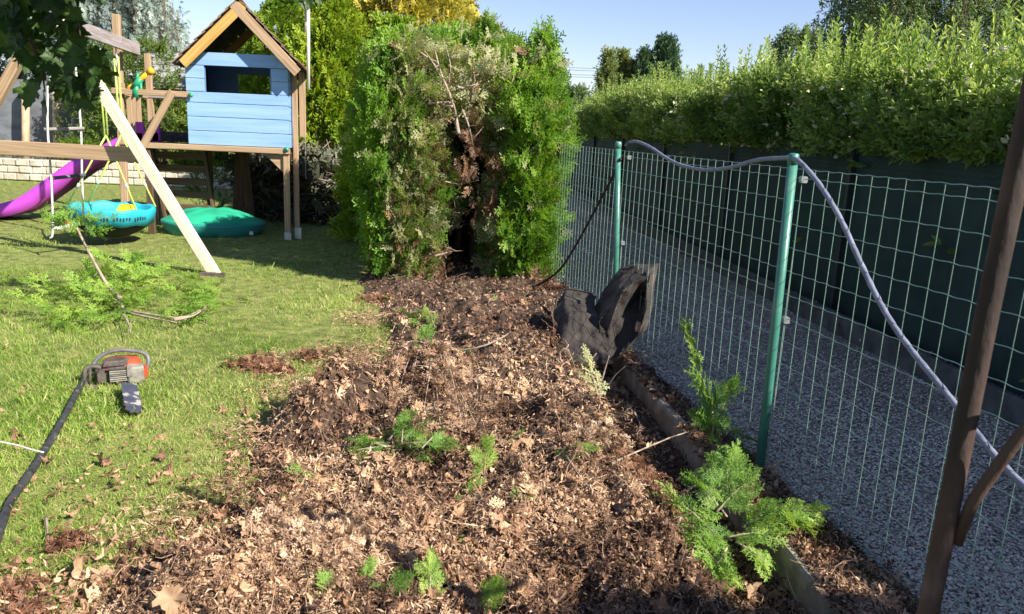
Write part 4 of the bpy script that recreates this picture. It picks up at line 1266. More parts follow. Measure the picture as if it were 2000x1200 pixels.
# ------------------------------------------------------------------ flowering privet hedge
hd = thing('privet_hedge', 'long flowering privet hedge growing over the dark screen fence', 'hedge', (float(x_priv(10)) + .8, 10, 0))
NH = 21000
yy = -2.2 + (27 + 2.2) * rng.random(NH) ** 1.75
face = rng.random(NH)
topz = 2.12 + .16 * n2(yy, 0, .6, 2, 3.) + .10 * n2(yy, 0, 2.2, 2, 4.) + np.interp(yy, [-2, -.1, .8, 2.4, 3.2, 6, 8.5, 14, 20, 27], [1.1, 1.0, -.1, -.04, -.04, -.13, .02, .15, .05, -.1])
f = rng.random(NH)
z = np.where(face < .55, 1.53 + (topz - 1.53) * f, topz - .12 * rng.random(NH))
bulge = .26 * np.sin(np.clip((z - 1.3) / (topz - 1.3), 0, 1) * pi * .62 + .5)
x = np.where(face < .55, x_priv(yy) + .26 - bulge + .22 * n2(yy, z, 2.0, 3, 6.) + .16 * rng.random(NH), x_priv(yy) + .1 + 1.3 * rng.random(NH))
P = np.stack([x, yy, z], -1)
up = (z - 1.35) / 1.0
d = nrm(np.stack([np.where(face < .55, -.75, -.05) + rng.normal(0, .45, NH), rng.normal(-.15, .5, NH), .25 + .9 * up + rng.normal(0, .3, NH)], -1))
size = rng.uniform(.17, .34, NH)
k = inview(P, 350, 250) | (yy < 5)
mb = MB(); kk = rng.integers(0, 4, NH)
tint = np.clip(.41 + .29 * np.clip(up, 0, 1) + .22 * n2(yy, z, 2.2, 2, 8.) + rng.normal(0, .1, NH), .03, 1)  # tint lightens upwards, the backlit top put into the leaf colour
for j in range(4):
    m = (kk == j) & k
    T = SHOOT
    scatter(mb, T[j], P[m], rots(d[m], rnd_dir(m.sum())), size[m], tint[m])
# tall spring shoots along the top
n = 900
ys_ = 3.4 + 20 * rng.random(n) ** 1.5; zt = np.interp(ys_, [3, 6, 8.5, 14, 20, 27], [2.16, 2.07, 2.2, 2.3, 2.2, 2.0]) + .16 * n2(ys_, 0, .6, 2, 3.)
P = np.stack([x_priv(ys_) + rng.uniform(.0, 1.1, n), ys_, zt - .08], -1)
d = nrm(np.stack([rng.normal(0, .14, n), rng.normal(0, .14, n), np.ones(n)], -1))
LONG = [make_shoot(11, 200 + j, .17, .36, 62) for j in range(3)]
for j in range(3):
    m = np.arange(n) % 3 == j
    scatter(mb, LONG[j], P[m], rots(d[m], rnd_dir(m.sum())), rng.uniform(.28, .68, m.sum()), np.clip(.68 + rng.normal(0, .12, m.sum()), 0, 1))
P = np.array([at(1700 + rng.normal(0, 8), 130, 7.4), at(1722, 135, 7.5), at(1955, 85, 5.6), at(1985, 90, 5.5)])
scatter(mb, LONG[0], P, rots(np.tile([.03, 0, 1.], (4, 1)), rnd_dir(4)), np.array([.55, .48, .42, .45]), .6)
mb.build('foliage', M['privet'], hd)
# flower panicles
n = 620
ys_ = 3.4 + 21 * rng.random(n) ** 1.5; f = rng.random(n)
P = np.stack([x_priv(ys_) - .16 + .75 * f ** 3, ys_, 1.5 + .78 * rng.random(n)], -1)
mb = MB()
FL = make_spray(9, 1, 77, .11, 0)
d = nrm(rnd_dir(n) + np.array([-.5, -.3, .8]))
scatter(mb, FL, P, rots(d, rnd_dir(n)), rng.uniform(.035, .075, n), rng.uniform(.3, 1, n))
scatter(mb, FL, P, rots(d, rnd_dir(n)), rng.uniform(.035, .075, n), rng.uniform(.3, 1, n))
mb.build('blossom', M['blossom'], hd)
mb = MB()
for y in np.arange(3.2, 26, .55):
    x0 = float(x_priv(y)) + .6
    for q in range(3):
        tube(mb, [(x0 + rng.normal(0, .08), y + rng.normal(0, .1), 0), (x0 + rng.normal(0, .15), y + rng.normal(0, .1), 1.2), (x0 + rng.normal(0, .3), y + rng.normal(0, .2), 2.1)], [.02, .014, .006], 5)
mb.build('stems', M['bark'], hd)
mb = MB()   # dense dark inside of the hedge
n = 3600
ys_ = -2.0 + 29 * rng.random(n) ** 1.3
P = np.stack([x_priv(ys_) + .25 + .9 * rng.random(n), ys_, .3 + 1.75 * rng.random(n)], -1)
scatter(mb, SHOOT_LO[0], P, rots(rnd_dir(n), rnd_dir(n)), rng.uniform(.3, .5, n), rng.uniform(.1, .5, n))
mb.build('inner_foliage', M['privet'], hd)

# low plants at the foot of the screen
def sprig(name, label, cat, base, axis, L, mat, temps, n=9, spread=.6, size=(.1, .2), group=None, droop=.2, tint=.55, stem=True, up=(0, 0, 1), stem_mat='twig', stem_r=.004):
    """a cut conifer shoot: one bent stem with flat sprays down both sides"""
    base = np.asarray(base, float); axis = nrm(axis)
    t = thing(name, label, cat, base, group)
    P = np.array([base + axis * L * s + np.array([0, 0, -droop * L * s * s]) for s in np.linspace(0, 1, 9)])
    if stem:
        mb = MB(); tube(mb, P, np.linspace(stem_r, stem_r * .3, 9), 5); mb.build('stem', M[stem_mat], t, True)
    pos, dr, nn = [], [], []
    up = np.asarray(up, float)
    side = nrm(np.cross(axis, up)) if abs(axis @ up) < .98 else np.array([1., 0, 0])
    nu = np.cross(side, axis)
    for i in range(n):
        s = .1 + .88 * i / max(1, n - 1)
        q = s * 8; a = int(min(7, q)); p = P[a] + (P[a + 1] - P[a]) * (q - a)
        sd = 1 if i % 2 else -1
        pos.append(p); dr.append(axis * (.55 + .5 * s) + side * sd * spread * (1.1 - .7 * s) + rng.normal(0, .16, 3)); nn.append(nu + rng.normal(0, .35, 3))
    pos.append(P[-1]); dr.append(axis); nn.append(nu)
    pos, dr, nn = np.array(pos), nrm(np.array(dr)), np.array(nn)
    mb = MB(); kk = rng.integers(0, len(temps), len(pos))
    sz = rng.uniform(*size, len(pos)) * np.interp(np.linspace(0, 1, len(pos)), [0, .4, 1], [1, 1.05, .7])
    for j in range(len(temps)):
        m = kk == j
        scatter(mb, temps[j], pos[m], rots(dr[m], nn[m]), sz[m], np.clip(tint + rng.normal(0, .09, m.sum()), 0, 1))
    mb.build('foliage', M[mat], t)
    return t
def gpt(px, py, dz=0.0):
    """ground point under a pixel, on the bed's own height"""
    p = gz(px, py)
    for _ in range(6):
        p = gz(px, py, float(z_ground(p[0], p[1])) + dz)
    return p

# ------------------------------------------------------------------ lawn grass
def in_lawn(x, y):
    m = bed_mask(x, y)
    return m
def sample_ground(N, ymin, ymax, xw=.78, pw=1.0):
    """points spread so that density falls with distance"""
    u = rng.random(N)
    y = 1 / (1 / ymin + u * (1 / ymax - 1 / ymin))
    x = rng.uniform(-xw, xw, N) * y
    return x, y
N1 = 800000
x, y = sample_ground(N1, 1.9, 22, 1.05)
m = in_lawn(x, y)
prob = np.where(m < 0, 1, np.clip(.30 - m * 1.1 + .25 * n2(x, y, 4, 2, 71.), 0, .45))
xf = x_fence(y)
k = (rng.random(N1) < prob) & (x < xf - .35) & ~((x > -1.9) & (y > 7.9) & (y < 10.6))
k &= ~((x < -5.5) & (y > 17.6))
thin_ = n2(x, y, 2.6, 3, 12.)
k &= rng.random(N1) < np.clip(.95 + .5 * thin_, .35, 1)
x, y = x[k], y[k]; m = m[k]; thin_ = thin_[k]
N1 = len(x)
P = np.stack([x, y, z_lawn(x, y) - .004], -1)
d = nrm(np.stack([rng.normal(0, .35, N1), rng.normal(0, .35, N1), np.ones(N1) * .9], -1))   # lean
ang = rng.uniform(0, 2 * pi, N1)
M_ = np.zeros((N1, 3, 3)); ca, sa = np.cos(ang), np.sin(ang)
M_[:, 0, 0] = ca; M_[:, 1, 0] = sa; M_[:, 0, 1] = -sa; M_[:, 1, 1] = ca; M_[:, 2, 2] = 1
lean = rng.normal(0, .45, (N1, 2)); M_[:, 0, 2] = lean[:, 0]; M_[:, 1, 2] = lean[:, 1]
h = (.017 + .021 * rng.random(N1) + .02 * np.clip(n2(x, y, 1.2, 2, 20.), -.5, 1)) * np.interp(y, [2, 6, 14, 22], [1, 1.1, 1.5, 1.8])
h *= np.where(rng.random(N1) < .05, 1.7, 1)
straw = rng.random(N1) < np.clip(.22 + .32 * n2(x, y, 1.1, 3, 30.) + .22 * sstep(m, -.9, .1) - .02 * y, .02, .8)
tint = np.clip(np.where(straw, rng.uniform(.62, 1.0, N1), .40 + rng.normal(0, .12, N1) + .16 * n2(x, y, .9, 3, 33.)), 0, 1)
kk = rng.integers(0, 6, N1)
mb = MB()
for j in range(6):
    q = kk == j
    V, F_, vt = BLADE[j]
    V = V * np.array([.78, 1.25, 1])
    scatter(mb, (V, F_, vt), P[q], M_[q], h[q], tint[q])
o = mb.build('grass', M['grass']); tag(o, kind='stuff')

# ------------------------------------------------------------------ leaf litter, crumbs, twigs and needles on the bed
def bed_sample(N, ymin=1.7, ymax=9.4, edge=-.18, pw=None):
    x, y = sample_ground(N, ymin, ymax, .82)
    m = bed_mask(x, y)
    k = (x < x_fence(y) + .02) & (rng.random(N) < np.clip((m - edge) / .3, 0, 1))
    k &= ~((y > 8.0) & (x > .45))
    return x[k], y[k], m[k]
mb = MB()
def lay(temps, N, size, tint, flat=.45, lift=.0, edge=-.1, ymax=9.4, trench=.5, sizeY=0.):
    x, y, m = bed_sample(N, edge=edge, ymax=ymax)
    u = x_kerb(y) - x
    k = (u > .42) | (u < -.02) | (rng.random(len(x)) < trench)
    x, y, u = x[k], y[k], u[k]
    n = len(x)
    z = np.where(bed_mask(x, y) > 0, z_bed(x, y), z_ground(x, y)) + lift * rng.random(n) + .002
    eps = .02
    gx_ = (z_ground(x + eps, y) - z_ground(x - eps, y)) / (2 * eps); gy2 = (z_ground(x, y + eps) - z_ground(x, y - eps)) / (2 * eps)
    nor = nrm(np.stack([-np.clip(gx_, -1.5, 1.5), -np.clip(gy2, -1.5, 1.5), np.ones(n)], -1) + rng.normal(0, flat, (n, 3)))
    d = rnd_dir(n)
    d = nrm(d - nor * np.sum(d * nor, -1, keepdims=True))
    kk = rng.integers(0, len(temps), n)
    s = rng.uniform(*size, n) * (1 + sizeY * (y - 3))
    tt = np.clip(rng.normal(tint[0], tint[1], n) + .24 * n2(x, y, 2.4, 3, 40.), 0, 1)
    P = np.stack([x, y, z], -1)
    for j in range(len(temps)):
        q = kk == j
        scatter(mb, temps[j], P[q], rots(d[q], nor[q]), s[q], tt[q])
lay(CRUMB, 100000, (.006, .024), (.56, .2), .6, .022, sizeY=.07)
lay(DRYLEAF, 3800, (.035, .075), (.66, .15), .55, .018, edge=-.22, ymax=6.0)
lay(SPRAY_MD, 9000, (.025, .075), (.60, .17), .6, .03, sizeY=.05)
for temps_, N_, size_, tn_ in ((CRUMB, 7000, (.008, .026), .58), (DRYLEAF, 420, (.03, .065), .66), (CHIP, 9000, (.012, .05), .62)):
    x_, y_ = sample_ground(N_ * 3, 1.8, 8.5, .8)
    m_ = bed_mask(x_, y_)
    k_ = (m_ < 0) & (rng.random(len(x_)) < np.clip(np.exp(m_ / .38) * np.interp(y_, [2, 3.2, 5, 8], [1.1, .55, .22, .2]) + .02 + .05 * (n2(x_, y_, 2., 2, 61.) > .45), 0, 1)) & (x_ < x_fence(y_) - .4)
    x_, y_ = x_[k_], y_[k_]; n_ = len(x_)
    P_ = np.stack([x_, y_, z_lawn(x_, y_) + .012 + .022 * rng.random(n_)], -1)
    nor_ = nrm(np.array([0, 0, 1.]) + rng.normal(0, .45, (n_, 3)))
    kk_ = rng.integers(0, len(temps_), n_)
    for j_ in range(len(temps_)):
        q_ = kk_ == j_
        scatter(mb, temps_[j_], P_[q_], rots(rnd_dir(q_.sum()), nor_[q_]), rng.uniform(*size_, q_.sum()), np.clip(rng.normal(tn_, .14, q_.sum()), 0, 1))
o = mb.build('leaf_litter', M['litter']); tag(o, kind='stuff')
mb = MB()
lay(CHIP, 230000, (.010, .046), (.58, .19), .6, .028, sizeY=.06)
lay(TWIG, 7500, (.04, .15), (.62, .16), .5, .035, sizeY=.05)
for (pa, pb, rr_, nn_, tn_) in ((630, 1125, .20, 1500, .74), (570, 1090, .16, 700, .72), (700, 1090, .15, 500, .7), (1150, 860, .13, 500, .8), (900, 760, .25, 500, .75), (1180, 700, .12, 300, .7)):
    cc_ = gz(pa, pb, .08); xx_ = rng.normal(cc_[0], rr_ * .6, nn_); y2_ = rng.normal(cc_[1], rr_ * .55, nn_)
    P_ = np.stack([xx_, y2_, z_ground(xx_, y2_) + .03 * rng.random(nn_)], -1)
    P_ = P_[bed_mask(xx_, y2_) > -.05]
    for j_ in range(4):
        q_ = np.arange(len(P_)) % 4 == j_
        scatter(mb, SPRAY_MD[j_], P_[q_], rots(nrm(rnd_dir(q_.sum()) * np.array([1, 1, .35])), rnd_dir(q_.sum()) + np.array([0, 0, .9])), rng.uniform(.025, .075, q_.sum()), np.clip(rng.normal(tn_, .12, q_.sum()), 0, 1))
for (pa, pb, rr_, nn_) in ((690, 690, .26, 1300), (640, 755, .2, 700), (715, 620, .26, 800), (530, 705, .16, 350), (440, 970, .2, 500), (330, 1030, .2, 400), (480, 850, .16, 350), (560, 760, .18, 400)):
    cc_ = gz(pa, pb, .02); xx_ = rng.normal(cc_[0], rr_ * .6, nn_); y2_ = rng.normal(cc_[1], rr_ * .7, nn_)
    P_ = np.stack([xx_, y2_, np.maximum(z_lawn(xx_, y2_), np.where(bed_mask(xx_, y2_) > 0, z_bed(xx_, y2_), -1)) + .012 + .022 * rng.random(nn_)], -1)
    for j_ in range(6):
        q_ = np.arange(nn_) % 6 == j_
        scatter(mb, CHIP[j_], P_[q_], rots(nrm(rnd_dir(q_.sum()) * np.array([1, 1, .3])), rnd_dir(q_.sum()) + np.array([0, 0, .9])), rng.uniform(.012, .055, q_.sum()), np.clip(rng.normal(.62, .16, q_.sum()), 0, 1))
y_ = rng.uniform(1.7, 6.6, 3200); P_ = np.stack([x_kerb(y_) + rng.uniform(-.01, .07, 3200), y_, .03 + .012 * rng.random(3200)], -1)
P_ = P_[n2(P_[:, 0], P_[:, 1], 3, 2, 90.) > -.25]
for j_ in range(6):
    q_ = np.arange(len(P_)) % 6 == j_
    scatter(mb, CHIP[j_] if j_ % 2 else CRUMB[j_], P_[q_], rots(nrm(rnd_dir(q_.sum()) * np.array([1, 1, .3])), rnd_dir(q_.sum()) + np.array([0, 0, 1.2])), rng.uniform(.012, .045, q_.sum()), np.clip(rng.normal(.5, .18, q_.sum()), 0, 1))
o = mb.build('twig_litter', M['litter2']); tag(o, kind='stuff')
mb = MB()
x, y, m = bed_sample(5200)
n = len(x); z = z_bed(x, y) + .01
PP = [(gz(a, b, .05), r) for a, b, r in ((1240, 900, .14), (1225, 830, .10), (1290, 925, .12), (500, 705, .15), (540, 715, .10), (605, 688, .08), (135, 1045, .06), (20, 1140, .06), (60, 1185, .06), (560, 935, .05), (480, 985, .05), (1000, 600, .22), (1070, 565, .16), (740, 575, .15))]
X, Y, = [], []
for c, r in PP:
    q = int(300 * (r / .14) ** 1.5)
    X.append(rng.normal(c[0], r * .55, q)); Y.append(rng.normal(c[1], r * .5, q))
X, Y = np.concatenate(X), np.concatenate(Y); n = len(X)
Zg = np.where(bed_mask(X, Y) > 0, z_bed(X, Y), z_lawn(X, Y) + .02) + .03 * rng.random(n)
P = np.stack([X, Y, Zg], -1)
for j in range(4):
    q = np.arange(n) % 4 == j
    scatter(mb, SPRAY_LO[j], P[q], rots(nrm(rnd_dir(q.sum()) * np.array([1, 1, .3])), rnd_dir(q.sum()) + np.array([0, 0, .8])), rng.uniform(.025, .065, q.sum()), np.clip(.45 + rng.normal(0, .22, q.sum()), 0, 1))
o = mb.build('needle_litter', M['rust_needle']); tag(o, kind='stuff')
# moss on the strip at the fence foot
mb = MB(); n = 5000
y = rng.uniform(1.6, 2.9, n); x = x_fence(y) - np.abs(rng.normal(0, .05, n)) - .01
P = np.stack([x, y, z_bed(x, y)], -1)
scatter(mb, CRUMB[0], P, rots(nrm(rnd_dir(n) + np.array([0, 0, .8])), rnd_dir(n)), rng.uniform(.008, .02, n), rng.uniform(.2, 1, n))
o = mb.build('moss', M['moss']); tag(o, kind='stuff')
# gravel stones
def make_stone(seed):
    r = np.random.default_rng(seed)
    V = np.array([(1, 0, 0), (0, 1, 0), (-1, 0, 0), (0, -1, 0), (0, 0, .7), (.7, .7, .35), (-.7, .7, .3), (-.7, -.7, .35), (.7, -.7, .3)], float) * r.uniform(.75, 1.2, (9, 1)) * np.array([1, r.uniform(.6, .9), r.uniform(.55, .9)])
    F_ = np.array([(0, 5, 4, 8), (1, 6, 4, 5), (2, 7, 4, 6), (3, 8, 4, 7), (0, 1, 5, 5), (1, 2, 6, 6), (2, 3, 7, 7), (3, 0, 8, 8)])
    T3 = np.array([(0, 5, 4), (0, 4, 8), (1, 4, 5), (1, 6, 4), (2, 7, 4), (2, 4, 6), (3, 8, 4), (3, 4, 7), (0, 1, 5), (1, 2, 6), (2, 3, 7), (3, 0, 8)])
    return V, T3, np.zeros(9)
ST = [make_stone(300 + j) for j in range(6)]
N2 = 80000
y = 1 / (1 / 1.7 + rng.random(N2) * (1 / 16 - 1 / 1.7)); x = x_fence(y) + .03 + rng.random(N2) * (x_priv(y) - .30 - x_fence(y) - .03)
P = np.stack([x, y, np.full(N2, -.012) + .012 * rng.random(N2)], -1)
k = inview(P, 300, 200); P = P[k]; N2 = len(P)
mb = MB(); kk = rng.integers(0, 6, N2)
sz = rng.uniform(.004, .0105, N2) * np.interp(P[:, 1], [2, 6, 16], [.85, 1.15, 2])
tt = np.clip(rng.normal(.5, .14, N2) + .12 * n2(P[:, 0], P[:, 1], 1.5, 2, 50.), 0, 1)
for j in range(6):
    q = kk == j
    scatter(mb, ST[j], P[q], rots(nrm(rnd_dir(q.sum()) * np.array([1, 1, .25])), np.tile([0, 0, 1.], (q.sum(), 1)) + rng.normal(0, .3, (q.sum(), 3))), sz[q], tt[q])
o = mb.build('gravel', M['stone']); tag(o, kind='stuff')
# fallen leaves and needles along the foot of the screen
mb = MB(); n = 2600
y = 1 / (1 / 2.6 + rng.random(n) * (1 / 12 - 1 / 2.6)); x = x_priv(y) - .02 - .24 * rng.random(n)
P = np.stack([x, y, .05 + .03 * rng.random(n)], -1)
for j in range(6):
    q = np.arange(n) % 6 == j
    scatter(mb, CRUMB[j], P[q], rots(rnd_dir(q.sum()) * np.array([1, 1, .4]), rnd_dir(q.sum()) + np.array([0, 0, 1.])), rng.uniform(.02, .06, q.sum()), np.clip(rng.normal(.45, .2, q.sum()), 0, 1))
o = mb.build('leaf_litter', M['litter']); tag(o, kind='stuff')

# ------------------------------------------------------------------ single dry maple leaves one can point at
LEAVES = [(108, 968, .075, 'tan dry maple leaf on the grass right of the black hose', 0), (228, 948, .06, 'curled tan leaf standing on the lawn below the chainsaw', 1), (160, 1128, .10, 'large folded brown leaf on the grass near the lower left corner', 2), (205, 1132, .085, 'pale tan leaf beside the large folded brown leaf', 3),
          (400, 985, .06, 'dry leaf with a dark shadow at the edge of the lawn', 4), (318, 1060, .07, 'grey brown leaf lying over a tan one on the lawn', 5), (335, 1180, .09, 'big tan leaf in the litter at the bottom edge', 0), (1030, 870, .075, 'pale leaf beside the small green cutting in the bed', 3), (1065, 880, .06, 'curled leaf in the middle of the bed', 1),
          (675, 1055, .075, 'cupped orange brown leaf on the bleached clippings', 2), (515, 1195, .085, 'tan leaf in the bottom edge of the leaf heap', 4), (1470, 1165, .07, 'greyish maple leaf in the shaded trench by the kerb', 5), (1478, 915, .06, 'brown leaf propped against the fence post foot', 1), (95, 905, .05, 'small tan leaf lying by the black hose', 2),
          (180, 838, .05, 'dry leaf on the grass below the chainsaw bar', 0), (570, 760, .04, 'leaf at the grass edge above the dark heap', 3), (487, 830, .05, 'tan leaf at the left end of the dark heap', 1), (655, 820, .06, 'brown leaf on top of the dark heap', 4)]
for (px, py, s, lab, j) in LEAVES:
    V, F_, T = DRYLEAF[j]
    p = gpt(px, py, .02)
    mb = MB(); R_ = rots(nrm(rng.normal(size=(1, 3)) * np.array([1, 1, .25])), np.array([[rng.normal(0, .5), -.5 + rng.normal(0, .3), 1.]]))
    scatter(mb, (V - np.array([0, .4, 0]), F_, T), p[None] + np.array([[0, 0, .012]]), R_, np.array([s * 1.08]), np.array([rng.uniform(.38, .72)]))
    tube(mb, [p + R_[0] @ np.array([0, -.4 * s * 1.25, 0]) + (0, 0, .012), p + R_[0] @ np.array([.1 * s, -1.0 * s, 0]) + (0, 0, .02)], [.0015, .001], 4, .4)
    o = mb.build('dry_leaf', M['dryleaf'], smooth=True); tag(o, lab, 'leaf', 'single dry leaves')

# ------------------------------------------------------------------ thuja cuttings lying about
CG = 'green thuja cuttings on the bed'
def cutting(label, px, py, axis, L, n, size=(.08, .15), mat='thuja_cut', tint=.55, spread=.7, droop=.25, dz=.02, temps=SPRAY_HI, up=(0, 0, 1), **kw):
    return sprig('thuja_cutting', label, 'cutting', gpt(px, py, dz), axis, L, mat, temps, n, spread, size, CG, droop, tint, up=up, **kw)
# cluster in the middle of the bed: several shoots of one fallen branch
def clump(name, label, cat, c, shoots, mat, size, temps=SPRAY_HI, group=None, tint=.5, n=10, stem_mat='twig'):
    t = thing(name, label, cat, c, group)
    mb = MB(); st = MB()
    for (a, b, L_) in shoots:
        a, b = np.asarray(a, float), np.asarray(b, float)
        ax = nrm(b - a); L = np.linalg.norm(b - a)
        P = np.array([a + ax * L * s + np.array([0, 0, -.12 * L * s * s]) for s in np.linspace(0, 1, 8)])
        tube(st, P, np.linspace(.004, .0015, 8) * (1 + L), 5)
        side = nrm(np.cross(ax, np.array([0, 0, 1.]))); nu = np.cross(side, ax)
        for i in range(L_):
            s = .08 + .92 * i / L_
            q = s * 7; k = int(min(6, q)); p = P[k] + (P[k + 1] - P[k]) * (q - k)
            d = nrm(ax * (.6 + .5 * s) + side * (1 if i % 2 else -1) * (.8 - .4 * s) + rng.normal(0, .25, 3))
            scatter(mb, temps[rng.integers(0, len(temps))], p[None], rots(d[None], (nu + rng.normal(0, .45, 3))[None]), np.array([rng.uniform(*size)]), np.array([np.clip(tint + rng.normal(0, .12), 0, 1)]))
    st.build('stem', M[stem_mat], t, True)
    mb.build('foliage', M[mat], t)
    return t
def rel(px, py, dz, hz=0):
    return gpt(px, py, dz) + np.array([0, 0, hz])
c0 = gpt(780, 880)
clump('thuja_cutting', 'widest green thuja cutting lying across the shaded step of the bed', 'cutting', c0,
      [(rel(860, 880, .04), rel(700, 845, .10), 16), (rel(790, 890, .06), rel(730, 900, .06), 12), (rel(780, 850, .09), rel(870, 850, .08), 14), (rel(740, 840, .09), rel(690, 815, .14), 10), (rel(800, 870, .07), rel(810, 905, .06), 12), (rel(760, 860, .08), rel(790, 815, .14), 12), (rel(850, 870, .07), rel(890, 855, .11), 9)] + [(rel(780 + 26 * math.cos(k * 2.4) * (k % 3), 868 + 10 * math.sin(k * 1.7), .05), rel(780 + 95 * math.cos(k * 2.4), 855 + 38 * math.sin(k * 2.4), .10 + .02 * (k % 3)), 9) for k in range(11)], 'thuja_cut', (.045, .095), group=CG, tint=.45)
cutting('upright pale green cutting right of the widest one', 945, 930, (.05, .1, 1), .17, 9, (.06, .10), tint=.68, dz=.0)
cutting('blue green flat cutting in front of the trench', 1080, 895, (.9, .3, .35), .20, 9, (.07, .12), tint=.5)
cutting('grey green flat cutting lower left of the blue green one', 1040, 915, (.8, -.35, .25), .24, 10, (.07, .12), tint=.6)
cutting('small bright cutting low in the middle of the bed', 900, 985, (.25, .5, .5), .16, 8, (.05, .09), tint=.55)
cutting('short bright cutting at the upper end of the bed', 815, 685, (.2, .4, .6), .20, 9, (.08, .13), tint=.5, temps=SPRAY_MD)
clump('thuja_cutting', 'dull green cutting on the litter just below the cut thuja', 'cutting', gpt(790, 620), [(rel(850, 610, .03), rel(730, 605, .06), 10), (rel(800, 640, .03), rel(745, 620, .05), 8), (rel(830, 650, .03), rel(800, 600, .06), 8)], 'thuja', (.10, .17), SPRAY_MD, CG, .4)
cutting('yellow tinged cutting beside the dull green one', 850, 640, (-.3, .6, .5), .22, 9, (.06, .11), 'shrub', .55, temps=SPRAY_MD)
cutting('pale flat cutting lying under the black hose side of the grass edge', 650, 975, (-.6, .4, .4), .18, 8, (.06, .10), tint=.62)
for k_, (px, py) in enumerate(((720, 640), (905, 690), (1020, 940), (985, 870), (600, 945), (1110, 930), (870, 1040), (560, 905), (1010, 985), (930, 1080), (770, 585), (945, 590))):
    cutting(('small', 'little', 'short', 'tiny')[k_ % 4] + ' green thuja tip ' + ('at the grass edge under the cut thuja', 'on the litter below the golden cutting', 'left of the shaded large cutting', 'between the upright and the blue green cutting', 'below the left end of the dark heap', 'just below the blue green cutting', 'above the bottom row in the middle', 'on the left slope of the dark heap', 'below the grey green flat cutting', 'above the right end of the bottom row', 'directly at the foot of the cut thuja', 'on dark litter before the hollow')[k_], px, py, rng.normal(size=3) * np.array([1, 1, .25]) + np.array([0, 0, .35]), rng.uniform(.07, .13), 6, (.04, .075), tint=rng.uniform(.4, .65), dz=.012, temps=SPRAY_MD)
# row at the very bottom
for lab, px, py, ax, L, tn in (('bottom edge cutting with dull green fans, leftmost of the bottom row', 700, 1195, (.1, .4, .8), .15, .45), ('second cutting in the bottom row, dull green', 745, 1190, (.35, .3, .8), .12, .4),
                               ('tallest bright cutting of the bottom row', 838, 1190, (-.02, .35, .9), .17, .8), ('slanting bright cutting right of the tallest bottom one', 905, 1195, (.55, .3, .7), .14, .72), ('low bright cutting at the right end of the bottom row', 935, 1205, (.35, .2, .7), .13, .7), ('short dull cutting filling the left of the bottom row', 660, 1200, (-.3, .3, .7), .12, .5)):
    cutting(lab, px, py, ax, L, 11, (.05, .085), tint=tn, dz=-.01)
# tall shoot growing over the kerb
tt_ = sprig('thuja_seedling', 'upright young thuja shoot standing on the kerb before the fence', 'shrub', at(1410, 870, 3.75), at(1345, 650, 3.80) - at(1410, 870, 3.75), .60, 'thuja_cut', SPRAY_HI, 26, .65, (.09, .15), None, -.05, .62)
clump('thuja_cutting', 'shaded green cutting round the foot of the young shoot', 'cutting', at(1400, 850, 3.7), [(at(1400, 830, 3.7), at(1465, 850, 3.75), 8), (at(1410, 850, 3.7), at(1370, 820, 3.72), 8), (at(1400, 870, 3.65), at(1480, 880, 3.7), 8), (at(1410, 800, 3.72), at(1430, 750, 3.74), 9), (at(1390, 860, 3.68), at(1400, 770, 3.72), 9)], 'thuja_cut', (.08, .13), group=CG, tint=.42)
clump('thuja_cutting', 'large fanned green cutting across the kerb in the lower right', 'cutting', at(1400, 1020, 2.95),
      [(at(1340, 960, 3.0), at(1440, 890, 3.2), 9), (at(1420, 960, 3.0), at(1420, 900, 3.05), 10), (at(1400, 1000, 2.9), at(1460, 930, 3.0), 12), (at(1480, 1000, 2.9), at(1590, 985, 2.92), 13), (at(1500, 985, 2.9), at(1560, 1010, 2.85), 9), (at(1400, 1040, 2.85), at(1310, 960, 2.95), 11), (at(1420, 1050, 2.8), at(1500, 1030, 2.82), 11),
       (at(1400, 1060, 2.8), at(1320, 1060, 2.85), 11), (at(1420, 1070, 2.75), at(1380, 1130, 2.7), 10), (at(1440, 1060, 2.76), at(1500, 1090, 2.74), 9), (at(1380, 1030, 2.85), at(1350, 1090, 2.75), 10), (at(1420, 1010, 2.9), at(1370, 940, 3.0), 9), (at(1450, 1030, 2.85), at(1490, 1000, 2.85), 9), (at(1370, 1070, 2.78), at(1420, 1110, 2.72), 9), (at(1330, 1010, 2.88), at(1300, 1080, 2.8), 9), (at(1350, 1000, 2.88), at(1410, 1050, 2.8), 9)], 'thuja_cut', (.08, .135), group=CG, tint=.55)
sprig('thuja_cutting', 'grey green cutting with pale bare twigs beside the weed fabric', 'cutting', gpt(1170, 790), np.array([-.15, .3, .6]), .32, 'thuja_grey', SPRAY_MD, 12, .7, (.08, .14), CG, .1, .6)
mb = MB()
for b in ([(1120, 760), (1100, 715), (1070, 690)], [(1120, 745), (1092, 695), (1108, 682), (1125, 725)], [(1168, 770), (1182, 720), (1190, 695)], [(1185, 760), (1200, 735), (1222, 715)], [(1150, 760), (1145, 720), (1165, 690)], [(1165, 800), (1140, 760)]):
    tube(mb, spline([at(px, py, 4.95) for px, py in b], 8), np.linspace(.008, .003, 8), 5)
o = mb.build('bare_twig', M['twig'], smooth=True); tag(o, 'pale bare forked twigs sticking up below the weed fabric', 'twig')
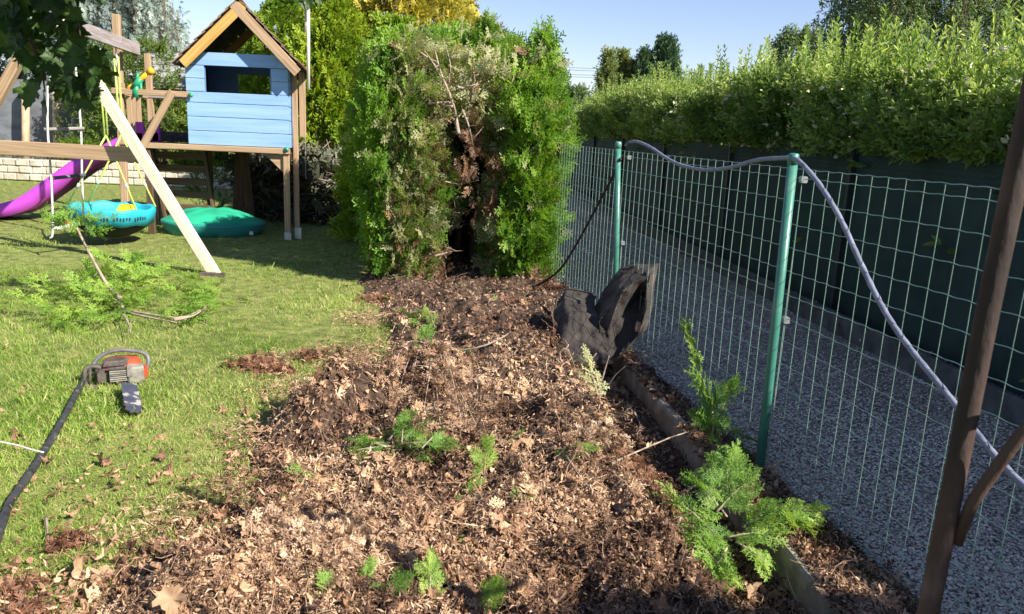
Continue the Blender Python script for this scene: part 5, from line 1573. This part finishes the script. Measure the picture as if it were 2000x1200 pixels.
# dead brown branch skeleton on the mound
db = thing('dead_branch', 'brown dead thuja branch fanned over the mound in the bed', 'branch', gpt(840, 690))
mb = MB(); fm = []
top = rel(835, 685, .10, .05)
for (px, py) in ((800, 770), (770, 800), (825, 820), (860, 830), (900, 815), (930, 830), (760, 735), (880, 790), (850, 800)):
    e = gpt(px, py, .07); P = spline([top, (top + e) / 2 + np.array([0, 0, .10]) + rng.normal(0, .015, 3), e], 12)
    tube(mb, P, np.linspace(.007, .002, 12), 5)
    for q in range(3, 12):
        for z_ in range(3): fm.append((P[q], nrm(P[min(q + 1, 11)] - P[q - 1]) + rng.normal(0, .5, 3)))
mb.build('branches', M['twig'], db, True)
P = np.array([a for a, b in fm]); D = nrm(np.array([b for a, b in fm])); mb = MB()
for j in range(4):
    q = np.arange(len(P)) % 4 == j
    scatter(mb, SPRAY_MD[j], P[q], rots(D[q], rnd_dir(q.sum())), rng.uniform(.06, .12, q.sum()), rng.uniform(.3, .9, q.sum()))
mb.build('dead_foliage', M['litter2'], db)
# loose sticks
for k_, (b, r_, lab) in enumerate(([((850, 690), (930, 680), (980, 660), (1000, 645)), .008, 'thin dark stick lying across the upper bed'], [((935, 725), (975, 722), (1010, 738)), .006, 'short pale stick on the litter below the upper bed'], [((930, 735), (932, 770), (930, 810)), .005, 'thin upright twig behind the dead branch'],
        [((740, 710), (780, 745), (815, 765)), .006, 'thin stick left of the dead branch'], [((560, 1000), (600, 985), (680, 990), (760, 1030)), .005, 'long curved twig over the bleached clippings'], [((680, 1075), (700, 1095), (705, 1125)), .006, 'curved bark strip on the bleached clippings'],
        [((1195, 905), (1250, 880), (1340, 845), (1410, 840)), .005, 'thin bent stick bridging the trench'], [((1225, 790), (1250, 830), (1230, 870)), .005, 'reddish twig at the trench edge'], [((1105, 890), (1140, 940), (1190, 985)), .005, 'twig lying in the shade before the large cutting'], [((90, 1010), (95, 1065)), .006, 'short grey stick standing in the lower left grass'], [((505, 1150), (560, 1140), (610, 1120)), .006, 'grey stick in the heap at the bottom'], [((985, 1075), (988, 1120), (1000, 1150)), .004, 'thin reddish twig near the bottom middle'])):
    Pk = [gpt(px, py, .03) for px, py in b]
    if k_ == 6: Pk = [Pk[0], at(1250, 880, 3.55), at(1340, 845, 3.7), at(1410, 842, 3.75)]
    mb = MB(); tube(mb, spline(Pk, 10), np.linspace(r_, r_ * .5, 10), 6)
    o = mb.build('stick', M['twig'], smooth=True); tag(o, lab, 'stick', 'loose sticks')

# felled branch on the lawn
fb = thing('felled_branch', 'felled green thuja branch on the lawn with its thin stem pointing up', 'branch', gz(245, 640))
b0 = gz(238, 612) + np.array([0, 0, .12])
sp1 = spline([b0, at(212, 560, 6.45), at(180, 505, 6.5), at(143, 432, 6.55)], 16)
mb = MB(); tube(mb, sp1, np.linspace(.018, .009, 16), 7)
mb.build('stem', M['twig'], fb, True)
mb = MB()
for b in ([(238, 612), (250, 630), (255, 650)], [(238, 608), (290, 620), (345, 630)], [(240, 605), (300, 615), (360, 620), (410, 595)], [(200, 520), (180, 545)], [(240, 600), (230, 590), (200, 570)], [(340, 625), (375, 618), (405, 600)]):
    mb = MB(); tube(mb, spline([gz(px, py, .1) for px, py in b], 8), np.linspace(.012, .004, 8), 5); mb.build('side_branch', M['twig'], fb, True)
top = at(143, 432, 6.55)
shoots = []
r3 = np.random.default_rng(5)
for k_ in range(80):
    px, py = r3.uniform(95, 410), r3.uniform(520, 625)
    if px > 300 and py < 545: continue
    if px < 150 and py < 560: continue
    hh = .05 + .34 * r3.random() * (1 - abs(px - 245) / 260)
    a = gz(px, py, hh * .3); e = a + np.array([r3.normal(.05, .2), r3.normal(0, .18), .12 * r3.random()])
    shoots.append((a, e, 7))
mb = MB()
for (a, b, L_) in shoots:
    ax = nrm(b - a); L = .12 + np.linalg.norm(b - a); side = nrm(np.cross(ax, (0, 0, 1.))); nu = np.cross(side, ax)
    for i in range(L_):
        s = i / L_; d = nrm(ax * .7 + side * (1 if i % 2 else -1) * .7 + rng.normal(0, .3, 3))
        scatter(mb, SPRAY_MD[i % 4], (a + ax * L * s)[None], rots(d[None], (nu + rng.normal(0, .5, 3))[None]), np.array([rng.uniform(.09, .17)]), np.array([np.clip(.8 + rng.normal(0, .15), 0, 1)]))
mb.build('foliage', M['thuja'], fb)
mb = MB()
for k_ in range(46):
    p = top + rng.normal(0, 1, 3) * np.array([.13, .1, .06]); d = nrm(rng.normal(size=3) * np.array([1, 1, .5]))
    scatter(mb, SPRAY_MD[k_ % 4], p[None], rots(d[None], rnd_dir(1)), np.array([rng.uniform(.09, .16)]), np.array([rng.uniform(.4, .8)]))
mb.build('tip_foliage', M['thuja'], fb)

# ------------------------------------------------------------------ weed fabric bundle
wf = thing('weed_fabric', 'crumpled black weed control fabric standing up at the end of the trench', 'fabric', gz(1170, 700))
def sheet(rows, nu, nv, seed, amp=.012):
    def lin(P, n):
        P = np.asarray(P, float); t = np.linspace(0, len(P) - 1, n)
        return np.stack([np.interp(t, np.arange(len(P)), P[:, k]) for k in range(3)], -1)
    R = np.array([lin(r, nv) for r in rows])
    Cc = np.array([lin(R[:, j], nu) for j in range(nv)]).transpose(1, 0, 2)
    nz_ = fbm(Cc * 7 + seed, 3)
    fold = np.sin(np.linspace(0, 9, nv)[None] + fbm(Cc * 3 + seed, 2) * 2)
    off = amp * nz_ + amp * 2.6 * (np.abs(noise3(Cc * 6.5 + seed * 3)) - .3) + amp * 1.2 * (np.abs(noise3(Cc * np.array([16, 16, 5]) + seed)) - .3)
    Cc[..., 1] += off; Cc[..., 0] += off * .5; Cc[..., 2] += amp * .5 * fbm(Cc * 9 + seed + 5, 2)
    return Cc.reshape(-1, 3)
def solid(name, rows, nu, nv, seed, par, amp=.012):
    mb = MB(); V = sheet(rows, nu, nv, seed, amp); grid(mb, V, nu, nv)
    o = mb.build(name, M['fabric'], par, True)
    md = o.modifiers.new('thickness', 'SOLIDIFY'); md.thickness = .004
    return o
# hood: back edge up over a ridge, falling to a hollow front
solid('upper_fold', [[at(1158, 606, 5.80), at(1182, 566, 5.80), at(1213, 524, 5.78), at(1240, 516, 5.74), at(1286, 516, 5.60)],
                     [at(1160, 640, 5.50), at(1188, 606, 5.42), at(1220, 563, 5.40), at(1248, 547, 5.40), at(1270, 538, 5.42)]], 30, 44, 1., wf, .018)
solid('front_fold', [[at(1160, 640, 5.49), at(1188, 606, 5.41), at(1220, 563, 5.39), at(1248, 547, 5.39), at(1270, 538, 5.41)],
                     [at(1168, 662, 5.43), at(1196, 640, 5.45), at(1226, 606, 5.50), at(1250, 578, 5.55), at(1267, 570, 5.44)],
                     [at(1160, 690, 5.38), at(1190, 702, 5.32), at(1225, 686, 5.34), at(1246, 660, 5.36), at(1264, 630, 5.40)]], 40, 44, 2., wf, .020)
solid('side_fold', [[at(1262, 530, 5.46), at(1286, 516, 5.56)], [at(1262, 560, 5.38), at(1278, 548, 5.46)], [at(1262, 606, 5.36), at(1274, 600, 5.44)], [at(1246, 655, 5.28), at(1264, 640, 5.34)], [at(1196, 712, 5.20), at(1206, 704, 5.26)]], 30, 8, 3., wf, .007)
solid('flap', [[at(1190, 640, 5.33), at(1206, 590, 5.34), at(1214, 578, 5.38)], [at(1178, 640, 5.40), at(1192, 604, 5.40), at(1206, 572, 5.42)]], 10, 18, 6., wf, .006)
solid('lower_fold', [[at(1088, 590, 5.85), at(1105, 566, 5.9), at(1130, 568, 5.9), at(1165, 578, 5.85)], [at(1084, 620, 5.7), at(1105, 590, 5.75), at(1130, 590, 5.75), at(1162, 600, 5.65)],
                     [at(1085, 640, 5.6), at(1112, 612, 5.5), at(1140, 610, 5.5), at(1165, 625, 5.45)], [at(1075, 680, 5.5), at(1105, 670, 5.35), at(1140, 670, 5.32), at(1180, 680, 5.3)], [at(1072, 690, 5.5), at(1110, 708, 5.25), at(1150, 716, 5.2), at(1200, 712, 5.15)]], 40, 44, 4., wf, .024)
mb = MB(); tube(mb, spline([at(1085, 620, 5.7), at(1087, 585, 5.78), at(1103, 565, 5.8), at(1150, 572, 5.7), at(1160, 577, 5.6)], 14), .008, 6); mb.build('rolled_edge', M['fabric'], wf, True)
mb = MB()
for b in ([(1210, 575), (1225, 550), (1240, 530), (1243, 518)], [(1190, 600), (1206, 570), (1210, 555)], [(1243, 518), (1260, 530), (1266, 560)]):
    tube(mb, spline([at(px, py, 5.36) for px, py in b], 10), .0025, 4)
mb.build('thread', M['black'], wf)

# ------------------------------------------------------------------ hoses and cords
def fpt(px, py, off=.045):
    d = ray(px, py); t = (1.29 + .187 * 3.54 - off) / (d[0] + .187 * d[1]); return EYEP + d * t
P = [fpt(1222, 285, .05), fpt(1230, 278, .02)] + [fpt(px, py, .035) for px, py in ((1245, 277), (1272, 289), (1300, 308), (1330, 323), (1375, 332), (1425, 328), (1480, 313), (1540, 309))] + [fpt(1552, 311, .06), fpt(1566, 320, .06)] + [fpt(px, py, .05) for px, py in ((1600, 360), (1640, 425), (1680, 512), (1710, 575), (1740, 628), (1775, 678), (1815, 728), (1860, 783), (1920, 862), (1975, 925), (2040, 985), (2120, 1050))]
mb = MB(); Q = spline(P, 150); rr = .0108 + .0008 * np.sin(np.arange(150) * 2.2); tube(mb, Q, rr, 12)
o = mb.build('hose', M['hose'], smooth=True); tag(o, 'grey blue hose looped over the green fence posts', 'hose')
mb = MB(); P = [fpt(1212, 310, .06), fpt(1195, 348, .06), at(1165, 405, 6.5), at(1130, 470, 6.95), at(1095, 525, 7.3), at(1060, 552, 7.5), at(1035, 562, 7.55)]
tube(mb, spline(P, 30), .011, 8); o = mb.build('cable', M['black'], smooth=True); tag(o, 'black cable slanting from the fence post down to the thuja foot', 'cable')
P = [gz(165, 742, .03), gz(150, 768, .03), gz(128, 810, .03), gz(100, 860, .032), gz(72, 905, .03), gz(45, 945, .03), gz(18, 985, .03), gz(2, 1030, .03), gz(-20, 1090, .03), gz(-60, 1160, .03)]
mb = MB(); Q = spline(P, 120); rr = .0165 + .0014 * np.sin(np.arange(120) * 2.0); tube(mb, Q, rr, 12)
o = mb.build('hose', M['hose_dark'], smooth=True); tag(o, 'dark grey corrugated hose lying on the lawn below the chainsaw', 'hose')
mb = MB(); tube(mb, spline([gz(-30, 858, .05), gz(25, 868, .05), gz(60, 878, .055), gz(85, 884, .05)], 16), .004, 5)
o = mb.build('string', M['string'], smooth=True); tag(o, 'white string running in from the left to the dark hose', 'string')

# ------------------------------------------------------------------ rusty pole in the foreground
rp = thing('rusty_pole', 'rusty metal pole with a slanting brace close on the right', 'pole', (.965, 1.5, 0))
mb = MB(); tube(mb, [(.945, 1.5, -.1), (.940, 1.5, .6), (.948, 1.5, 1.3), (.957, 1.5, 1.7), (.966, 1.5, 2.1)], .0215, 24); mb.build('upright', M['rust'], rp, True)
mb = MB(); tube(mb, [at(1868, 1060, 1.49), at(1900, 980, 1.47), at(1985, 860, 1.42), at(2060, 770, 1.40), (1.42, 1.33, 1.34), (1.66, 1.27, 1.50)], .0125, 12); mb.build('brace', M['rust'], rp, True)

# ------------------------------------------------------------------ chainsaw
YC = 4.45
cs = thing('chainsaw', 'orange and grey chainsaw lying on the grass with its worn bar forward', 'chainsaw', gz(225, 755))
def cp(px, py, Y=YC): return at(px, py, Y)
c = gz(235, 755)
def lbox(mb, x0, x1, y0, y1, z0, z1, ch=.01, t=.5):
    box(mb, (c[0] + (x0 + x1) / 2, c[1] + (y0 + y1) / 2, (z0 + z1) / 2), (x1 - x0, y1 - y0, z1 - z0), t, ch)
def shape(mb, bot, top, z0, z1):
    """closed block between two outlines in plan, chainsaw-local metres"""
    n = len(bot); mid = [(.5 * (a[0] + b[0]) * 1.0, .5 * (a[1] + b[1])) for a, b in zip(bot, top)]
    V = [(c[0] + a, c[1] + b, z0) for a, b in bot] + [(c[0] + a, c[1] + b, z0 + (z1 - z0) * .75) for a, b in mid] + [(c[0] + a, c[1] + b, z1) for a, b in top]
    Fq = [(r * n + k, r * n + (k + 1) % n, r * n + n + (k + 1) % n, r * n + n + k) for r in range(2) for k in range(n)]
    Fq += [tuple(range(n - 1, -1, -1)), tuple(range(2 * n, 3 * n))]
    mb.add(V, Fq)
# local: x right, y away from the viewer; the engine sits in the middle, the rear grip to the left, the bar towards the viewer on the right
ANG = math.atan2(-c[0], c[1])
def turned(mb):
    for V in mb.V:
        v = V - c; V[:, 0] = c[0] + v[:, 0] * cos(ANG) - v[:, 1] * sin(ANG); V[:, 1] = c[1] + v[:, 0] * sin(ANG) + v[:, 1] * cos(ANG)
    return mb
mb = MB(); shape(mb, [(-.10, .06), (.13, .04), (.145, .10), (.13, .22), (-.02, .25), (-.10, .20)], [(-.07, .08), (.10, .07), (.115, .11), (.10, .19), (-.01, .21), (-.075, .17)], .02, .135)
turned(mb).build('cover', M['orange'], cs, True)
mb = MB(); lbox(mb, -.05, .035, .0, .075, .03, .105)
for k in range(6): lbox(mb, -.053, .038, -.010, .012, .034 + .012 * k, .040 + .012 * k, .001)
eng = turned(mb).build('engine', M['saw_metal'], cs)
mb = MB(); lbox(mb, .04, .135, -.01, .085, .015, .115, .012); lbox(mb, .04, .07, -.018, -.004, .06, .12, .004); turned(mb).build('clutch_cover', M['saw_metal'], cs)
mb = MB(); lbox(mb, .136, .156, .0, .07, .04, .10, .008); turned(mb).build('tank_cap', M['orange'], cs)
mb = MB(); shape(mb, [(-.085, .045), (.03, .04), (.075, .09), (.03, .15), (-.08, .13)], [(-.07, .055), (.02, .05), (.055, .09), (.02, .125), (-.06, .115)], .118, .148); turned(mb).build('top_cover', M['saw_dark'], cs)
mb = MB(); lbox(mb, -.06, .035, -.004, .012, .105, .122, .004); lbox(mb, .075, .13, .088, .13, .02, .10, .01); turned(mb).build('brake_lever', M['saw_dark'], cs)
mb = MB(); lbox(mb, -.12, -.05, .03, .16, .02, .095, .012); turned(mb).build('fuel_tank', M['saw_dark'], cs)
# tubular front handle
mb = MB(); hp = [cp(180, 726, 4.44), cp(186, 706, 4.47), cp(205, 691, 4.50), cp(235, 684, 4.53), cp(265, 686, 4.56), cp(284, 692, 4.57), cp(290, 704, 4.56), cp(286, 722, 4.54), cp(280, 732, 4.52)]
tube(mb, spline(hp, 40), .0125, 12); mb.build('front_handle', M['saw_grey'], cs, True)
# rear grip loop
mb = MB(); hp = [cp(206, 722, 4.42), cp(185, 716, 4.40), cp(168, 720, 4.38), cp(165, 735, 4.37), cp(168, 752, 4.36), cp(185, 755, 4.38), cp(205, 750, 4.42)]
tube(mb, spline(hp, 40), .014, 10); tube(mb, [cp(190, 718, 4.41), cp(192, 752, 4.39)], .011, 8); tube(mb, [cp(176, 720, 4.385), cp(176, 752, 4.365)], .009, 8)
mb.build('rear_handle', M['saw_dark'], cs, True)
mb = MB(); hp = [cp(170, 716, 4.39), cp(200, 712, 4.42), cp(222, 720, 4.44), cp(240, 713, 4.45)]
tube(mb, spline(hp, 20), .006, 8); mb.build('hand_guard', M['saw_dark'], cs, True)
# guide bar
b0_, b1_ = gz(252, 752, .075), gz(263, 806, .035)
ax = nrm(b1_ - b0_); sd = nrm(np.cross(ax, (0, 0, 1.))); nu = nrm(np.cross(sd, ax)); tilt = nrm(sd * .97 + nu * .25)
L = np.linalg.norm(b1_ - b0_); out = [(-.042, -.02), (-.044, L * .5), (-.040, L * .85), (-.026, L * .97), (0, L), (.026, L * .97), (.040, L * .85), (.044, L * .5), (.042, -.02)]
V = [b0_ + tilt * a + ax * b + nu * .003 for a, b in out] + [b0_ + tilt * a + ax * b - nu * .003 for a, b in out]; n = len(out)
mb = MB(); mb.add(V, [tuple(range(n)), tuple(range(2 * n - 1, n - 1, -1))] + [(k, n + k, n + (k + 1) % n, (k + 1) % n) for k in range(n)]); bar = mb.build('guide_bar', M['saw_bar'], cs)
mb = MB()
for k in range(1, n - 1):
    for f in np.linspace(0, 1, 5):
        a = np.array(out[k]) * (1 - f) + np.array(out[min(k + 1, n - 2)]) * f
        p = b0_ + tilt * a[0] * 1.06 + ax * a[1] * 1.01
        box(mb, p, (.009, .009, .007), ch=.001)
mb.build('chain', M['saw_dark'], bar)

# ------------------------------------------------------------------ maple branch hanging into the upper left, wind chime
mp = thing('maple_branch', 'dark maple branch hanging into the upper left corner', 'branch', at(0, -60, 2.6))
mb = MB()
poly = np.array([(-60, -60), (150, -60), (172, 0), (160, 55), (192, 90), (205, 140), (195, 180), (165, 190), (130, 185), (95, 165), (60, 190), (60, 160), (75, 140), (20, 95), (-60, 110)], float)
PTS = []
r4 = np.random.default_rng(8)
while len(PTS) < 120:
    q = r4.uniform((-60, -60), (205, 195))
    if sdist(q[None], poly)[0] > 4: PTS.append((q[0], q[1], r4.uniform(2.35, 2.95), r4.uniform(.07, .105)))
for q in ((85, 176, 2.5, .085), (118, 205 - 60, 2.5, .09), (150, 150, 2.5, .10), (178, 130, 2.6, .09), (60, 60, 2.5, .1), (30, 20, 2.5, .1), (110, 30, 2.5, .1), (160, 150, 2.55, .09)):
    PTS.append(q)
for (px, py, Y, s) in PTS:
    p = at(px, py, Y)
    d = nrm(np.array([r4.normal(0, .5), r4.normal(-.1, .5), -.85 + r4.normal(0, .3)])); nn = nrm(np.array([r4.normal(0, .5), -.7 + r4.normal(0, .5), .55 + r4.normal(0, .4)]))
    j = r4.integers(0, 4)
    scatter(mb, MAPLE[j], p[None], rots(d[None], nn[None]), np.array([s]), np.array([np.clip(.5 + r4.normal(0, .15), 0, 1)]))
mb.build('leaves', M['maple'], mp)
mb = MB()
for b in ([(-80, -120), (30, -20), (110, 60), (170, 140)], [(30, -20), (50, 60), (95, 165)], [(-80, -120), (60, -60), (140, 10), (160, 90)], [(60, 80), (80, 130), (88, 180)]):
    mb = MB(); tube(mb, spline([at(px, py, 2.62) for px, py in b], 14), np.linspace(.007, .002, 14), 6); mb.build('twig', M['bark'], mp, True)
# the same crown goes on above the picture and shades these leaves
mb = MB(); n = 420
P = np.stack([rng.uniform(-1.95, -.6, n), rng.uniform(1.5, 2.5, n), rng.uniform(2.05, 2.65, n)], -1)
x_, y_, d_ = proj(P); P = P[y_ < -70]; n = len(P)
for j in range(4):
    q = np.arange(n) % 4 == j
    scatter(mb, MAPLE[j], P[q], rots(nrm(rnd_dir(q.sum()) + np.array([0, 0, -.6])), rnd_dir(q.sum()) + np.array([.5, -.3, .8])), rng.uniform(.09, .13, q.sum()), .5)
for px, py in ((592, 2), (606, 4), (628, -6)):
    p = at(px, py - 12, 2.6); scatter(mb, MAPLE[1], p[None], rots(nrm(np.array([[rng.normal(0, .3), -.2, -1.]])), np.array([[.2, -1., .3]])), np.array([.05]), .5)
mb.build('crown', M['maple'], mp)
wc = thing('wind_chime', 'pale metal wind chime tubes hanging against the sky beside the playhouse', 'wind chime', at(602, 10, 2.6))
mb = MB(); tube(mb, [at(602, 12, 2.6), at(602.5, 175, 2.6)], .0055, 10); mb.build('tube', M['chime'], wc, True)
mb = MB(); tube(mb, [at(597.5, 6, 2.63), at(597, 64, 2.63)], .0042, 10); mb.build('tube', M['chime'], wc, True)
mb = MB(); tube(mb, [at(602, -40, 2.6), at(602, 14, 2.6)], .001, 4); tube(mb, [at(598, -40, 2.63), at(597.5, 8, 2.63)], .001, 4); mb.build('cord', M['black'], wc)
